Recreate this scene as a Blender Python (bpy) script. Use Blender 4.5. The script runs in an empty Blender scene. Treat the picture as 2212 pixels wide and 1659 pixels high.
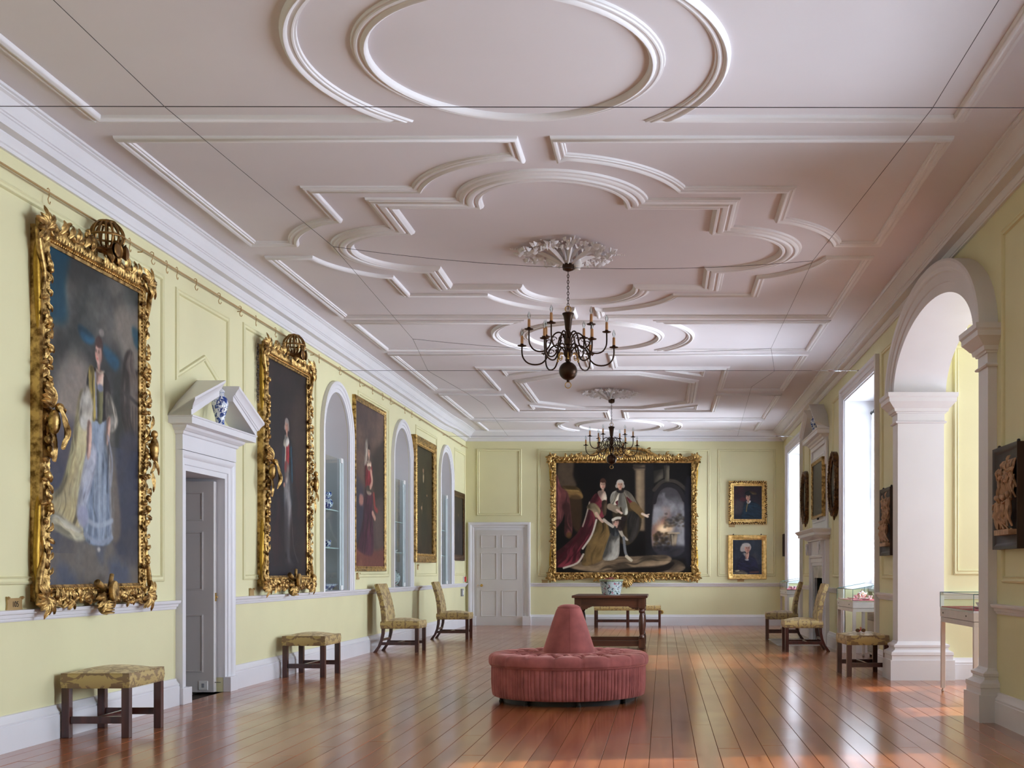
import bpy, bmesh, math, random
import numpy as np
from mathutils import Vector, Matrix
C = bpy.context.scene.collection
SC = bpy.context.scene
PI = math.pi
def R(d): return math.radians(d)

# ------------------------------------------------------------ camera, sky, sun, window daylight, exposure
cam = bpy.data.cameras.new('camera'); camo = bpy.data.objects.new('camera', cam); C.objects.link(camo)
camo.location = (0, 0, 1.17); camo.rotation_euler = (R(90), 0, 0)
cam.sensor_width = 36.0; cam.sensor_fit = 'HORIZONTAL'
cam.lens = 36.0 * 2500 / 2212
cam.shift_x = (1106 - 1433) / 2212
cam.shift_y = (1234 - 829.5) / 2212
cam.clip_start = .05; cam.clip_end = 300
SC.camera = camo

world = bpy.data.worlds.new('sky'); SC.world = world; world.use_nodes = True
_bg = world.node_tree.nodes['Background']
_bg.inputs[0].default_value = (.72, .83, 1.0, 1); _bg.inputs[1].default_value = 1.6

sun = bpy.data.lights.new('sun', 'SUN'); suno = bpy.data.objects.new('sun', sun); C.objects.link(suno)
sun.energy = 7.0; sun.angle = R(1.4); sun.color = (1, .91, .77)
suno.rotation_euler = Vector((-1.0, -.12, -.80)).to_track_quat('-Z', 'Y').to_euler()

def window_light(name, x, y, z, w, h, watts, col=(.90, .94, 1.0), rot=None):
    l = bpy.data.lights.new(name, 'AREA'); l.shape = 'RECTANGLE'; l.size = w; l.size_y = h
    l.energy = watts; l.color = col; l.spread = R(140)
    o = bpy.data.objects.new(name, l); C.objects.link(o); o.location = (x, y, z)
    o.rotation_euler = rot or (R(90), 0, R(90))          # shines towards -X, into the room
    return o
SKY, GROUND = (.77, .85, 1.0), (.90, .91, 1.0)
def daylight(tag_, y, w, watts, x=3.5, up=.55):
    """a window's light: sky light slanting down and light thrown up from the ground outside"""
    window_light('sky_' + tag_, x, y, 2.35, w, 2.5, watts, SKY, (R(84), 0, R(90)))
    window_light('ground_' + tag_, x + .25, y, 1.1, w, 1.2, watts * up, GROUND, (R(128), 0, R(90)))
daylight('bay', 10.9, 2.9, 168, 6.5, .5)
daylight('middle', 15.35, 2.4, 380, 3.9, .85)
daylight('far', 22.9, 2.2, 440, 3.9, .85)
daylight('near', 6.45, 2.4, 250, 3.9, .32)
daylight('rear', -1.0, 2.4, 200, 3.9, .25)
SC.view_settings.view_transform = 'Standard'; SC.view_settings.look = 'None'
SC.view_settings.gamma = 1.0; SC.view_settings.use_curve_mapping = False
SC.view_settings.exposure = 0.10
SC.cycles.use_denoising = True
SC.cycles.max_bounces = 10; SC.cycles.diffuse_bounces = 6; SC.cycles.transparent_max_bounces = 16
SC.cycles.sample_clamp_indirect = 6.0

# ------------------------------------------------------------ room measures (metres, camera stands at the origin)
XL, XR, YE, YB = -4.27, 2.60, 25.0, -3.0
ZC = 4.19
AX = -.90                                                 # axis of the ceiling pattern

# ------------------------------------------------------------ object helpers
def tag(o, label=None, cat=None, group=None, kind=None):
    if label: o['label'] = label
    if cat: o['category'] = cat
    if group: o['group'] = group
    if kind: o['kind'] = kind
    return o
def empty(name, loc=(0, 0, 0), rz=0.0, label=None, cat=None, group=None, kind=None, parent=None):
    o = bpy.data.objects.new(name, None); C.objects.link(o)
    o.location = loc; o.rotation_euler = (0, 0, rz); o.empty_display_size = .1
    if parent: o.parent = parent
    return tag(o, label, cat, group, kind)
def copy_tree(o, parent=None):
    c = o.copy(); C.objects.link(c)
    if parent: c.parent = parent
    for ch in KIDS(o): copy_tree(ch, c)
    return c
def KIDS(o): return [x for x in list(C.objects) if x.parent == o]

class MB:
    """collects faces, then links them as one mesh object"""
    def __init__(s): s.v = []; s.f = []
    def add(s, vs, fs):
        b = len(s.v); s.v += [tuple(p) for p in vs]; s.f += [tuple(i + b for i in q) for q in fs]
    def box(s, x0, x1, y0, y1, z0, z1):
        s.add([(x0, y0, z0), (x1, y0, z0), (x1, y1, z0), (x0, y1, z0), (x0, y0, z1), (x1, y0, z1), (x1, y1, z1), (x0, y1, z1)],
              [(0, 3, 2, 1), (4, 5, 6, 7), (0, 1, 5, 4), (1, 2, 6, 5), (2, 3, 7, 6), (3, 0, 4, 7)])
    def loft(s, rings, closed=True, cap=True, loop=False):
        n = len(rings[0]); b = len(s.v)
        for r in rings: s.v += [tuple(p) for p in r]
        m = len(rings)
        for i in range(m if loop else m - 1):
            j = (i + 1) % m
            for k in range(n if closed else n - 1):
                l = (k + 1) % n
                s.f.append((b + i * n + k, b + i * n + l, b + j * n + l, b + j * n + k))
        if cap and not loop and closed:
            s.f.append(tuple(b + k for k in range(n - 1, -1, -1)))
            s.f.append(tuple(b + (m - 1) * n + k for k in range(n)))
    def lathe(s, prof, c=(0, 0, 0), n=24, axis='z', sx=1, sy=1):
        rings = []
        for r, h in prof:
            ring = []
            for k in range(n):
                a = 2 * PI * k / n; p = (r * sx * math.cos(a), r * sy * math.sin(a), h)
                if axis == 'y': p = (p[0], -p[2], p[1])
                elif axis == 'x': p = (p[2], p[0], p[1])
                ring.append((c[0] + p[0], c[1] + p[1], c[2] + p[2]))
            rings.append(ring)
        s.loft(rings)
    def ball(s, c, r, n=10, m=7, q=(1, 1, 1)):
        prof = [(max(1e-4, math.sin(PI * i / m)), -math.cos(PI * i / m)) for i in range(m + 1)]
        rings = [[(c[0] + r * q[0] * a * math.cos(2 * PI * k / n), c[1] + r * q[1] * a * math.sin(2 * PI * k / n), c[2] + r * q[2] * h) for k in range(n)] for a, h in prof]
        s.loft(rings, cap=False)
    def tube(s, pts, rad, n=8, closed=False, cap=True, flat=1.0):
        pts = [Vector(p) for p in pts]; m = len(pts)
        rads = rad if isinstance(rad, (list, tuple)) else [rad] * m
        rings = []; prev = None
        for i, p in enumerate(pts):
            if closed: t = pts[(i + 1) % m] - pts[i - 1]
            else: t = pts[min(i + 1, m - 1)] - pts[max(i - 1, 0)]
            if t.length < 1e-9: t = Vector((0, 0, 1))
            t.normalize()
            if prev is None:
                ref = Vector((0, 0, 1)) if abs(t.z) < .9 else Vector((0, 1, 0))
                u = t.cross(ref).normalized()
            else:
                u = prev - t * prev.dot(t)
                u = u.normalized() if u.length > 1e-6 else t.orthogonal().normalized()
            prev = u; w = t.cross(u)
            rings.append([p + (u * math.cos(2 * PI * k / n) + w * math.sin(2 * PI * k / n) * flat) * rads[i] for k in range(n)])
        s.loft(rings, cap=cap, loop=closed)
    def sweep(s, path, prof, to3, closed=False, flip=1):
        """prof = (n, h) open profile carried along a 2D path with mitred corners; to3(a, b, h)"""
        m = len(path); rings = []
        for i, p in enumerate(path):
            if closed: a, c = path[i - 1], path[(i + 1) % m]
            else: a, c = path[max(i - 1, 0)], path[min(i + 1, m - 1)]
            d1 = Vector((p[0] - a[0], p[1] - a[1])); d2 = Vector((c[0] - p[0], c[1] - p[1]))
            if d1.length < 1e-9: d1 = d2
            if d2.length < 1e-9: d2 = d1
            d1.normalize(); d2.normalize()
            n1 = Vector((-d1.y, d1.x)); n2 = Vector((-d2.y, d2.x)); nn = n1 + n2
            nn = nn.normalized() if nn.length > 1e-6 else n1
            k = min(1 / max(nn.dot(n1), .25), 3.0) * flip
            rings.append([to3(p[0] + nn.x * k * q[0], p[1] + nn.y * k * q[0], q[1]) for q in prof])
        s.loft(rings, closed=True, cap=not closed, loop=closed)
    def stack(s, x0, x1, y0, y1, prof):
        """rectangular column with a profile: prof = [(z, outward offset)]"""
        s.loft([[(x0 - o, y0 - o, z), (x1 + o, y0 - o, z), (x1 + o, y1 + o, z), (x0 - o, y1 + o, z)] for z, o in prof])
    def prism(s, poly, a0, a1, to3):
        n = len(poly)
        s.add([to3(p[0], p[1], a0) for p in poly] + [to3(p[0], p[1], a1) for p in poly],
              [tuple(range(n - 1, -1, -1)), tuple(range(n, 2 * n))] + [(i, (i + 1) % n, n + (i + 1) % n, n + i) for i in range(n)])
    def xf(s, M, start=0):
        s.v[start:] = [tuple(M @ Vector(p)) for p in s.v[start:]]
    def build(s, name, mat, parent=None, smooth=35, loc=None, bevel=0, kind=None, recalc=True):
        me = bpy.data.meshes.new(name); me.from_pydata(s.v, [], s.f)
        if recalc:
            bm = bmesh.new(); bm.from_mesh(me); bmesh.ops.recalc_face_normals(bm, faces=bm.faces); bm.to_mesh(me); bm.free()
        me.update()
        if smooth:
            me.polygons.foreach_set('use_smooth', [True] * len(me.polygons)); me.set_sharp_from_angle(angle=R(smooth))
        o = bpy.data.objects.new(name, me); C.objects.link(o)
        if mat: me.materials.append(mat)
        if parent: o.parent = parent
        if loc: o.location = loc
        if bevel:
            b = o.modifiers.new('bevel', 'BEVEL'); b.width = bevel; b.segments = 2; b.limit_method = 'ANGLE'; b.angle_limit = R(40)
            b.harden_normals = False
        if kind: o['kind'] = kind
        return o
def struct(o, label): o['kind'] = 'structure'; o['label'] = label; return o

# ------------------------------------------------------------ materials (all node based)
def new_mat(name):
    m = bpy.data.materials.new(name); m.use_nodes = True
    nt = m.node_tree; return m, nt, nt.nodes, nt.links, nt.nodes['Principled BSDF']
def nd(ns, t, **k):
    n = ns.new(t)
    for a, v in k.items(): setattr(n, a, v)
    return n
def ramp(ns, stops, interp='LINEAR'):
    r = ns.new('ShaderNodeValToRGB'); e = r.color_ramp.elements; r.color_ramp.interpolation = interp
    while len(e) < len(stops): e.new(.5)
    for i, (p, c) in enumerate(stops): e[i].position = p; e[i].color = (*c, 1)
    return r
def plain(name, rgb, rough=.5, metal=0, var=.06, scale=6, bump=0, bscale=60, spec=.5, coat=0, sheen=0):
    m, nt, ns, lk, b = new_mat(name)
    tc = nd(ns, 'ShaderNodeTexCoord'); n = nd(ns, 'ShaderNodeTexNoise'); n.inputs['Scale'].default_value = scale; n.inputs['Detail'].default_value = 5
    lk.new(tc.outputs['Object'], n.inputs['Vector'])
    lo = tuple(c * (1 - var) for c in rgb); hi = tuple(min(1, c * (1 + var)) for c in rgb)
    r = ramp(ns, [(.3, lo), (.7, hi)]); lk.new(n.outputs['Fac'], r.inputs[0]); lk.new(r.outputs[0], b.inputs['Base Color'])
    b.inputs['Roughness'].default_value = rough; b.inputs['Metallic'].default_value = metal; b.inputs['Specular IOR Level'].default_value = spec
    b.inputs['Coat Weight'].default_value = coat
    if sheen: b.inputs['Sheen Weight'].default_value = sheen
    if bump:
        n2 = nd(ns, 'ShaderNodeTexNoise'); n2.inputs['Scale'].default_value = bscale; n2.inputs['Detail'].default_value = 6
        lk.new(tc.outputs['Object'], n2.inputs['Vector'])
        bp = nd(ns, 'ShaderNodeBump'); bp.inputs['Strength'].default_value = bump; bp.inputs['Distance'].default_value = .01
        lk.new(n2.outputs['Fac'], bp.inputs['Height']); lk.new(bp.outputs[0], b.inputs['Normal'])
    return m
def wood(name, dark, light, axis=2, rough=.35, grain=14, coat=.2, rnd=0.0, bump=.08):
    m, nt, ns, lk, b = new_mat(name)
    tc = nd(ns, 'ShaderNodeTexCoord'); mp = nd(ns, 'ShaderNodeMapping')
    sc = [grain, grain, grain]; sc[axis] = grain * .06; mp.inputs['Scale'].default_value = sc
    oi = nd(ns, 'ShaderNodeObjectInfo'); vm = nd(ns, 'ShaderNodeVectorMath', operation='ADD')
    cm = nd(ns, 'ShaderNodeMath', operation='MULTIPLY'); cm.inputs[1].default_value = 37.0
    lk.new(oi.outputs['Random'], cm.inputs[0]); lk.new(tc.outputs['Object'], vm.inputs[0]); lk.new(cm.outputs[0], vm.inputs[1])
    lk.new(vm.outputs[0], mp.inputs['Vector'])
    n = nd(ns, 'ShaderNodeTexNoise'); n.inputs['Scale'].default_value = 1.0; n.inputs['Detail'].default_value = 8; n.inputs['Distortion'].default_value = .6
    lk.new(mp.outputs[0], n.inputs['Vector'])
    r = ramp(ns, [(.28, dark), (.72, light)]); lk.new(n.outputs['Fac'], r.inputs[0])
    hs = nd(ns, 'ShaderNodeHueSaturation'); lk.new(r.outputs[0], hs.inputs['Color'])
    mr = nd(ns, 'ShaderNodeMapRange'); mr.inputs[3].default_value = 1 - rnd; mr.inputs[4].default_value = 1 + rnd
    lk.new(oi.outputs['Random'], mr.inputs[0]); lk.new(mr.outputs[0], hs.inputs['Value'])
    lk.new(hs.outputs[0], b.inputs['Base Color']); b.inputs['Roughness'].default_value = rough; b.inputs['Coat Weight'].default_value = coat
    b.inputs['Coat Roughness'].default_value = .12
    bp = nd(ns, 'ShaderNodeBump'); bp.inputs['Strength'].default_value = bump; bp.inputs['Distance'].default_value = .004
    lk.new(n.outputs['Fac'], bp.inputs['Height']); lk.new(bp.outputs[0], b.inputs['Normal'])
    return m
def floor_wood():
    m = wood('floor_boards', (.195, .050, .016), (.455, .160, .054), axis=1, rough=.25, grain=13, coat=.40, rnd=.13, bump=.03)
    nt = m.node_tree; ns = nt.nodes; lk = nt.links; b = ns['Principled BSDF']
    tc = nd(ns, 'ShaderNodeTexCoord'); n = nd(ns, 'ShaderNodeTexNoise'); n.inputs['Scale'].default_value = 1.3; n.inputs['Detail'].default_value = 4
    g = nd(ns, 'ShaderNodeNewGeometry'); lk.new(g.outputs['Position'], n.inputs['Vector'])
    mr = nd(ns, 'ShaderNodeMapRange'); mr.inputs[1].default_value = .3; mr.inputs[2].default_value = .7; mr.inputs[3].default_value = .16; mr.inputs[4].default_value = .27
    lk.new(n.outputs['Fac'], mr.inputs[0]); lk.new(mr.outputs[0], b.inputs['Roughness'])
    b.inputs['Coat Roughness'].default_value = .16
    return m
def brocade(name='gold_brocade'):
    m, nt, ns, lk, b = new_mat(name)
    tc = nd(ns, 'ShaderNodeTexCoord'); sp = nd(ns, 'ShaderNodeSeparateXYZ'); lk.new(tc.outputs['Object'], sp.inputs[0])
    cb = nd(ns, 'ShaderNodeCombineXYZ')
    for i, s in enumerate((.235, .235, .25)):
        pp = nd(ns, 'ShaderNodeMath', operation='PINGPONG'); pp.inputs[1].default_value = s
        lk.new(sp.outputs[i], pp.inputs[0]); lk.new(pp.outputs[0], cb.inputs[i])
    n = nd(ns, 'ShaderNodeTexNoise'); n.inputs['Scale'].default_value = 7.5; n.inputs['Detail'].default_value = 3.2; n.inputs['Distortion'].default_value = 2.4
    lk.new(cb.outputs[0], n.inputs['Vector'])
    r = ramp(ns, [(.47, (.235, .155, .078)), (.50, (.47, .35, .135))]); lk.new(n.outputs['Fac'], r.inputs[0])
    lk.new(r.outputs[0], b.inputs['Base Color'])
    r2 = ramp(ns, [(.46, (.62,) * 3), (.50, (.40,) * 3)]); lk.new(n.outputs['Fac'], r2.inputs[0]); lk.new(r2.outputs[0], b.inputs['Roughness'])
    b.inputs['Sheen Weight'].default_value = .35; b.inputs['Sheen Tint'].default_value = (1, .85, .55, 1)
    w = nd(ns, 'ShaderNodeTexNoise'); w.inputs['Scale'].default_value = 300; lk.new(tc.outputs['Object'], w.inputs['Vector'])
    bp = nd(ns, 'ShaderNodeBump'); bp.inputs['Strength'].default_value = .15; bp.inputs['Distance'].default_value = .002
    lk.new(w.outputs['Fac'], bp.inputs['Height']); lk.new(bp.outputs[0], b.inputs['Normal'])
    return m
def gilt(name, lo, hi, rough=.36):
    m = plain(name, (.5, .3, .1), rough, metal=.88, scale=22, bump=.25, bscale=90)
    r = [x for x in m.node_tree.nodes if x.type == 'VALTORGB'][0]
    r.color_ramp.elements[0].color = (*lo, 1); r.color_ramp.elements[1].color = (*hi, 1)
    r.color_ramp.elements[0].position = .35; r.color_ramp.elements[1].position = .62
    return m
def velvet():
    m = plain('pink_velvet', (.40, .132, .126), .85, var=.26, scale=7, bump=.2, bscale=420, spec=.2)
    b = m.node_tree.nodes['Principled BSDF']
    b.inputs['Sheen Weight'].default_value = .75; b.inputs['Sheen Roughness'].default_value = .38; b.inputs['Sheen Tint'].default_value = (1, .55, .50, 1)
    return m
def glass(name='clear_glass', tint=(.93, .98, .97), amt=.07):
    m = bpy.data.materials.new(name); m.use_nodes = True; nt = m.node_tree; ns = nt.nodes; lk = nt.links
    ns.remove(ns['Principled BSDF']); out = ns['Material Output']
    t = nd(ns, 'ShaderNodeBsdfTransparent'); t.inputs[0].default_value = (*tint, 1)
    g = nd(ns, 'ShaderNodeBsdfGlossy'); g.inputs['Roughness'].default_value = .02
    lw = nd(ns, 'ShaderNodeFresnel'); lw.inputs[0].default_value = 1.45
    mx = nd(ns, 'ShaderNodeMixShader'); lk.new(lw.outputs[0], mx.inputs[0]); lk.new(t.outputs[0], mx.inputs[1]); lk.new(g.outputs[0], mx.inputs[2])
    lk.new(mx.outputs[0], out.inputs[0]); return m
def sheer():
    m = bpy.data.materials.new('sheer_curtain'); m.use_nodes = True; nt = m.node_tree; ns = nt.nodes; lk = nt.links
    ns.remove(ns['Principled BSDF']); out = ns['Material Output']
    t = nd(ns, 'ShaderNodeBsdfTransparent'); t.inputs[0].default_value = (1, 1, 1, 1)
    tr = nd(ns, 'ShaderNodeBsdfTranslucent'); tr.inputs[0].default_value = (.86, .88, .92, 1)
    df = nd(ns, 'ShaderNodeBsdfDiffuse'); df.inputs[0].default_value = (.82, .83, .86, 1)
    m1 = nd(ns, 'ShaderNodeMixShader'); m1.inputs[0].default_value = .4; lk.new(tr.outputs[0], m1.inputs[1]); lk.new(df.outputs[0], m1.inputs[2])
    m2 = nd(ns, 'ShaderNodeMixShader'); m2.inputs[0].default_value = .40; lk.new(t.outputs[0], m2.inputs[1]); lk.new(m1.outputs[0], m2.inputs[2])
    lk.new(m2.outputs[0], out.inputs[0]); return m
def spotted(name, base, spots, scale=30, rough=.18):
    """glazed ceramic: base colour with painted blotches, spots = [(colour, noise scale, threshold)]"""
    m, nt, ns, lk, b = new_mat(name); tc = nd(ns, 'ShaderNodeTexCoord')
    prev = None
    for i, (c, s, th) in enumerate(spots):
        n = nd(ns, 'ShaderNodeTexNoise'); n.inputs['Scale'].default_value = s; n.inputs['Detail'].default_value = 3; n.inputs['Distortion'].default_value = 1.2
        mp = nd(ns, 'ShaderNodeMapping'); mp.inputs['Location'].default_value = (i * 3.1, i * 1.7, i * 5.3)
        lk.new(tc.outputs['Object'], mp.inputs[0]); lk.new(mp.outputs[0], n.inputs['Vector'])
        r = ramp(ns, [(th, (0, 0, 0)), (th + .03, (1, 1, 1))]); lk.new(n.outputs['Fac'], r.inputs[0])
        mx = nd(ns, 'ShaderNodeMix', data_type='RGBA'); lk.new(r.outputs[0], mx.inputs[0])
        if prev: lk.new(prev, mx.inputs[6])
        else: mx.inputs[6].default_value = (*base, 1)
        mx.inputs[7].default_value = (*c, 1); prev = mx.outputs[2]
    lk.new(prev, b.inputs['Base Color']); b.inputs['Roughness'].default_value = rough; b.inputs['Coat Weight'].default_value = .4
    return m
def canvas_mat():
    m, nt, ns, lk, b = new_mat('oil_on_canvas')
    a = nd(ns, 'ShaderNodeAttribute', attribute_name='paint'); lk.new(a.outputs['Color'], b.inputs['Base Color'])
    b.inputs['Roughness'].default_value = .45; b.inputs['Specular IOR Level'].default_value = .22
    tc = nd(ns, 'ShaderNodeTexCoord'); n = nd(ns, 'ShaderNodeTexNoise'); n.inputs['Scale'].default_value = 140
    lk.new(tc.outputs['Object'], n.inputs['Vector'])
    bp = nd(ns, 'ShaderNodeBump'); bp.inputs['Strength'].default_value = .12; bp.inputs['Distance'].default_value = .003
    lk.new(n.outputs['Fac'], bp.inputs['Height']); lk.new(bp.outputs[0], b.inputs['Normal'])
    return m
M = dict(
    wall=plain('yellow_wall_paint', (.68, .648, .395), .62, var=.035, scale=1.2, bump=.05, bscale=30),
    white=plain('white_gloss_paint', (.70, .695, .725), .38, var=.025, scale=2, bump=.03, bscale=25),
    ceil=plain('ceiling_distemper', (.685, .65, .68), .75, var=.03, scale=.9, bump=.05, bscale=14),
    plaster=plain('moulded_plaster', (.74, .725, .745), .55, var=.03, scale=3),
    niche=plain('niche_plaster', (.66, .65, .66), .7, var=.03, scale=2),
    door=plain('grey_white_door_paint', (.60, .575, .565), .4, var=.03, scale=2),
    floor=floor_wood(), sub=plain('subfloor', (.035, .018, .01), .9),
    broc=brocade(), mahog=wood('dark_mahogany', (.026, .006, .005), (.085, .020, .014), rough=.3, grain=20, coat=.4, rnd=.1),
    oak=wood('brown_oak', (.036, .011, .006), (.110, .036, .018), axis=0, rough=.34, grain=18, coat=.3),
    oakv=wood('brown_oak_turned', (.036, .011, .006), (.110, .036, .018), axis=2, rough=.34, grain=18, coat=.3),
    velvet=velvet(), black=plain('black_plinth', (.012, .011, .012), .5),
    gold=gilt('gilt_carving', (.13, .068, .018), (.60, .39, .14), .40), gold2=gilt('bright_gilding', (.45, .27, .07), (.78, .52, .20), .3),
    gold3=gilt('ochre_gilt_side', (.30, .17, .02), (.45, .27, .045), .45),
    bronze=plain('old_bronze', (.045, .024, .014), .34, metal=.75, var=.25, scale=8), brass=plain('brass', (.60, .40, .13), .28, metal=.95),
    globe=plain('bronze_gilt', (.22, .115, .035), .38, metal=.85, var=.3, scale=12),
    candle=plain('candle_sleeve', (.52, .27, .11), .6), glass=glass(), sheer=sheer(),
    pane=glass('window_glass', (.97, .99, .98)), casegl=glass('case_glass', (.90, .975, .955)),
    edge=plain('green_glass_edge', (.02, .11, .11), .15), case=plain('white_case_enamel', (.62, .60, .585), .35),
    pinkf=plain('pink_felt', (.50, .10, .14), .9), china=plain('white_china', (.78, .77, .75), .18, coat=.4),
    chinap=spotted('flowered_china', (.80, .77, .73), [((.55, .06, .08), 40, .60), ((.02, .05, .25), 46, .64)]),
    chinar=spotted('red_gold_china', (.78, .72, .66), [((.42, .02, .04), 26, .50), ((.5, .3, .05), 40, .6)]),
    delft=spotted('blue_white_delft', (.70, .74, .80), [((.015, .045, .22), 24, .50), ((.05, .12, .40), 50, .60)]),
    jar=spotted('famille_rose', (.56, .66, .66), [((.45, .10, .17), 26, .60), ((.035, .08, .075), 24, .57), ((.07, .17, .42), 34, .66), ((.36, .11, .04), 38, .64), ((.14, .34, .25), 30, .68)]),
    canvas=canvas_mat(), ebony=wood('dark_frame_wood', (.012, .005, .004), (.032, .012, .010), rough=.45, grain=18, coat=.0),
    relief=plain('carved_limewood', (.40, .25, .15), .6, var=.3, scale=26), brownf=gilt('brown_gilt', (.045, .02, .008), (.16, .08, .03), .45),
    marble=plain('grey_marble', (.36, .36, .37), .25, var=.35, scale=7), soot=plain('soot', (.01, .009, .008), .9),
    red=plain('red_plastic', (.55, .015, .015), .35), wplast=plain('white_plastic', (.75, .75, .74), .4), grey=plain('grey_plastic', (.30, .31, .34), .45),
    steel=plain('steel_wire', (.06, .055, .06), .4, metal=.6), turn=plain('bright_steel', (.6, .6, .62), .25, metal=.9),
    tagm=plain('gilt_plaque', (.42, .28, .12), .45, metal=.3), ink=plain('black_ink', (.015, .012, .01), .6),
    heater=plain('cream_heater', (.55, .50, .42), .4), grille=plain('dark_grille', (.05, .045, .04), .5),
    cone=plain('pine_cone', (.16, .075, .035), .8, var=.3, scale=40), ribbon=plain('red_ribbon', (.60, .01, .012), .4),
    mirror=plain('dim_oval_canvas', (.22, .22, .17), .25, var=.5, scale=3), card=plain('white_card', (.8, .8, .78), .6),
)
# ============================================================ SETTING
def arc(cx, cy, r, a0, a1, n, ry=None):
    ry = r if ry is None else ry
    return [(cx + r * math.cos(R(a0 + (a1 - a0) * i / n)), cy + ry * math.sin(R(a0 + (a1 - a0) * i / n))) for i in range(n + 1)]

# ---- floor: subfloor with every board a plank of its own
mb = MB(); mb.box(XL - .3, XR + 3.6, YB - .2, YE + .2, -.12, -.028)
floor = struct(mb.build('floor', M['sub'], smooth=0), 'polished orange-brown timber board floor running the length of the gallery')
rnd = random.Random(5)
def plank(x0, x1, y0, y1):
    g = .0016; c = .0012; z = rnd.uniform(-.0004, .0004)
    mb = MB(); a, b, cc, d = x0 + g, x1 - g, y0 + g, y1 - g
    mb.loft([[(a, cc, -.028), (b, cc, -.028), (b, d, -.028), (a, d, -.028)], [(a, cc, z - c), (b, cc, z - c), (b, d, z - c), (a, d, z - c)],
             [(a + c, cc + c, z), (b - c, cc + c, z + rnd.uniform(-.0002, .0002)), (b - c, d - c, z), (a + c, d - c, z + rnd.uniform(-.0002, .0002))]])
    mb.build('plank', M['floor'], floor, smooth=0)
NB = 46; bw = (XR - XL) / NB
for i in range(NB):
    y = YB - rnd.uniform(0, 3)
    x0 = XL + i * bw
    while y < YE:
        L = rnd.uniform(4.6, 7.2); e = min(YE, y + L)
        if YE - e < 1.2: e = YE
        plank(x0, x0 + bw, max(y, YB), e); y = e
for i in range(23): plank(XR + i * bw, XR + (i + 1) * bw, 9.28 if i < 3 else 9.1, 12.5)
for y0, y1 in ((14.1, 16.6), (21.75, 24.03)):
    for i in range(3): plank(XR + i * bw, XR + (i + 1) * bw, y0, y1)

# ---- left wall: doorway and three arched niches
def arch_wall(mb, opens, x0, x1, yb, ye, ztop):
    """wall slab between x0 and x1 with openings (y0, y1, zbottom, zspring, rise)"""
    y = yb
    for (a, b, zb, zs, rise) in sorted(opens):
        if a > y: mb.box(x0, x1, y, a, 0, ztop)
        if zb > 0: mb.box(x0, x1, a, b, 0, zb)
        if rise == 0: mb.box(x0, x1, a, b, zs, ztop)
        else:
            n = 24; cy = (a + b) / 2; h = (b - a) / 2
            for k in range(n):
                t0, t1 = -1 + 2 * k / n, -1 + 2 * (k + 1) / n
                t0, t1 = math.sin(t0 * PI / 2), math.sin(t1 * PI / 2)
                z0 = zs + rise * math.sqrt(max(0, 1 - t0 * t0)); z1 = zs + rise * math.sqrt(max(0, 1 - t1 * t1))
                mb.prism([(cy + t0 * h, z0), (cy + t1 * h, z1), (cy + t1 * h, ztop), (cy + t0 * h, ztop)], x0, x1, lambda a_, b_, h_: (h_, a_, b_))
        y = b
    mb.box(x0, x1, y, ye, 0, ztop)
NICHES = [(14.53, 15.67), (18.29, 19.43), (22.10, 23.22)]
NZ, NR, NB0 = 2.88, .60, .915
mb = MB()
arch_wall(mb, [(10.30, 11.23, 0, 2.07, 0)] + [(a, b, NB0, 3.50 - (b - a) / 2, (b - a) / 2) for a, b in NICHES], XL - .42, XL, YB, YE + .3, ZC + .1)
wall_left = struct(mb.build('wall_left', M['wall'], smooth=0), 'long pale yellow panelled wall hung with full-length portraits')
for a, b in NICHES:                                        # white lining and moulded architrave of each niche
    r = (b - a) / 2; cy = (a + b) / 2; zs = 3.50 - r
    path = [(b, NB0), (b, zs)] + arc(cy, zs, r, 0, 180, 24)[1:-1] + [(a, zs), (a, NB0)]
    mb = MB(); n = len(path)
    for x0, x1, off in ((XL - .005, XL - .40, .004),):
        ring = [(cy + (p[0] - cy) * (1 - .006), p[1] - .003) for p in path]
        mb.loft([[(x0, p[0], p[1]) for p in ring], [(x1, p[0], p[1]) for p in ring]], closed=False, cap=False)
        mb.add([(x1, p[0], p[1]) for p in ring], [tuple(range(n))])
        mb.add([(x0, a, NB0 + .003), (x1, a, NB0 + .003), (x1, b, NB0 + .003), (x0, b, NB0 + .003)], [(0, 1, 2, 3)])
    mb.build('niche_lining', M['niche'], wall_left, recalc=False)
    mb = MB()
    mb.sweep(path, [(0, 0), (0, .028), (.045, .028), (.05, .038), (.09, .038), (.10, .055), (.125, .06), (.14, .05), (.14, 0)],
             lambda p, q, h: (XL + h, p, q), flip=-1)
    mb.build('niche_architrave', M['white'], wall_left)
def panel_frame(wall, path, to3, closed=True, w=.055, mat=None):
    mb = MB()
    mb.sweep(path, [(0, 0), (.004, .014), (w * .3, .020), (w * .45, .012), (w * .7, .012), (w * .85, .018), (w, .004), (w, 0)], to3, closed=closed)
    mb.build('panel_moulding', mat or M['wall'], wall)
toL = lambda a, b, h: (XL + h, a, b)
toR = lambda a, b, h: (XR - h, a, b)
toE = lambda a, b, h: (a, YE - h, b)
def rect(a0, a1, b0, b1): return [(a0, b0), (a1, b0), (a1, b1), (a0, b1)]
for a0, a1, b0, b1 in ((6.3, 9.88, 1.08, 3.70), (1.5, 5.6, 1.08, 3.70), (11.74, 14.22, 1.08, 3.70), (16.16, 17.98, 1.08, 3.70), (19.92, 21.78, 1.08, 3.70), (23.62, 24.88, 1.08, 3.70)):
    panel_frame(wall_left, rect(a0, a1, b0, b1), toL)
panel_frame(wall_left, [(10.12, 2.84), (10.75, 3.12), (11.36, 2.84), (11.36, 3.66), (10.12, 3.66)], toL)

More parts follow.
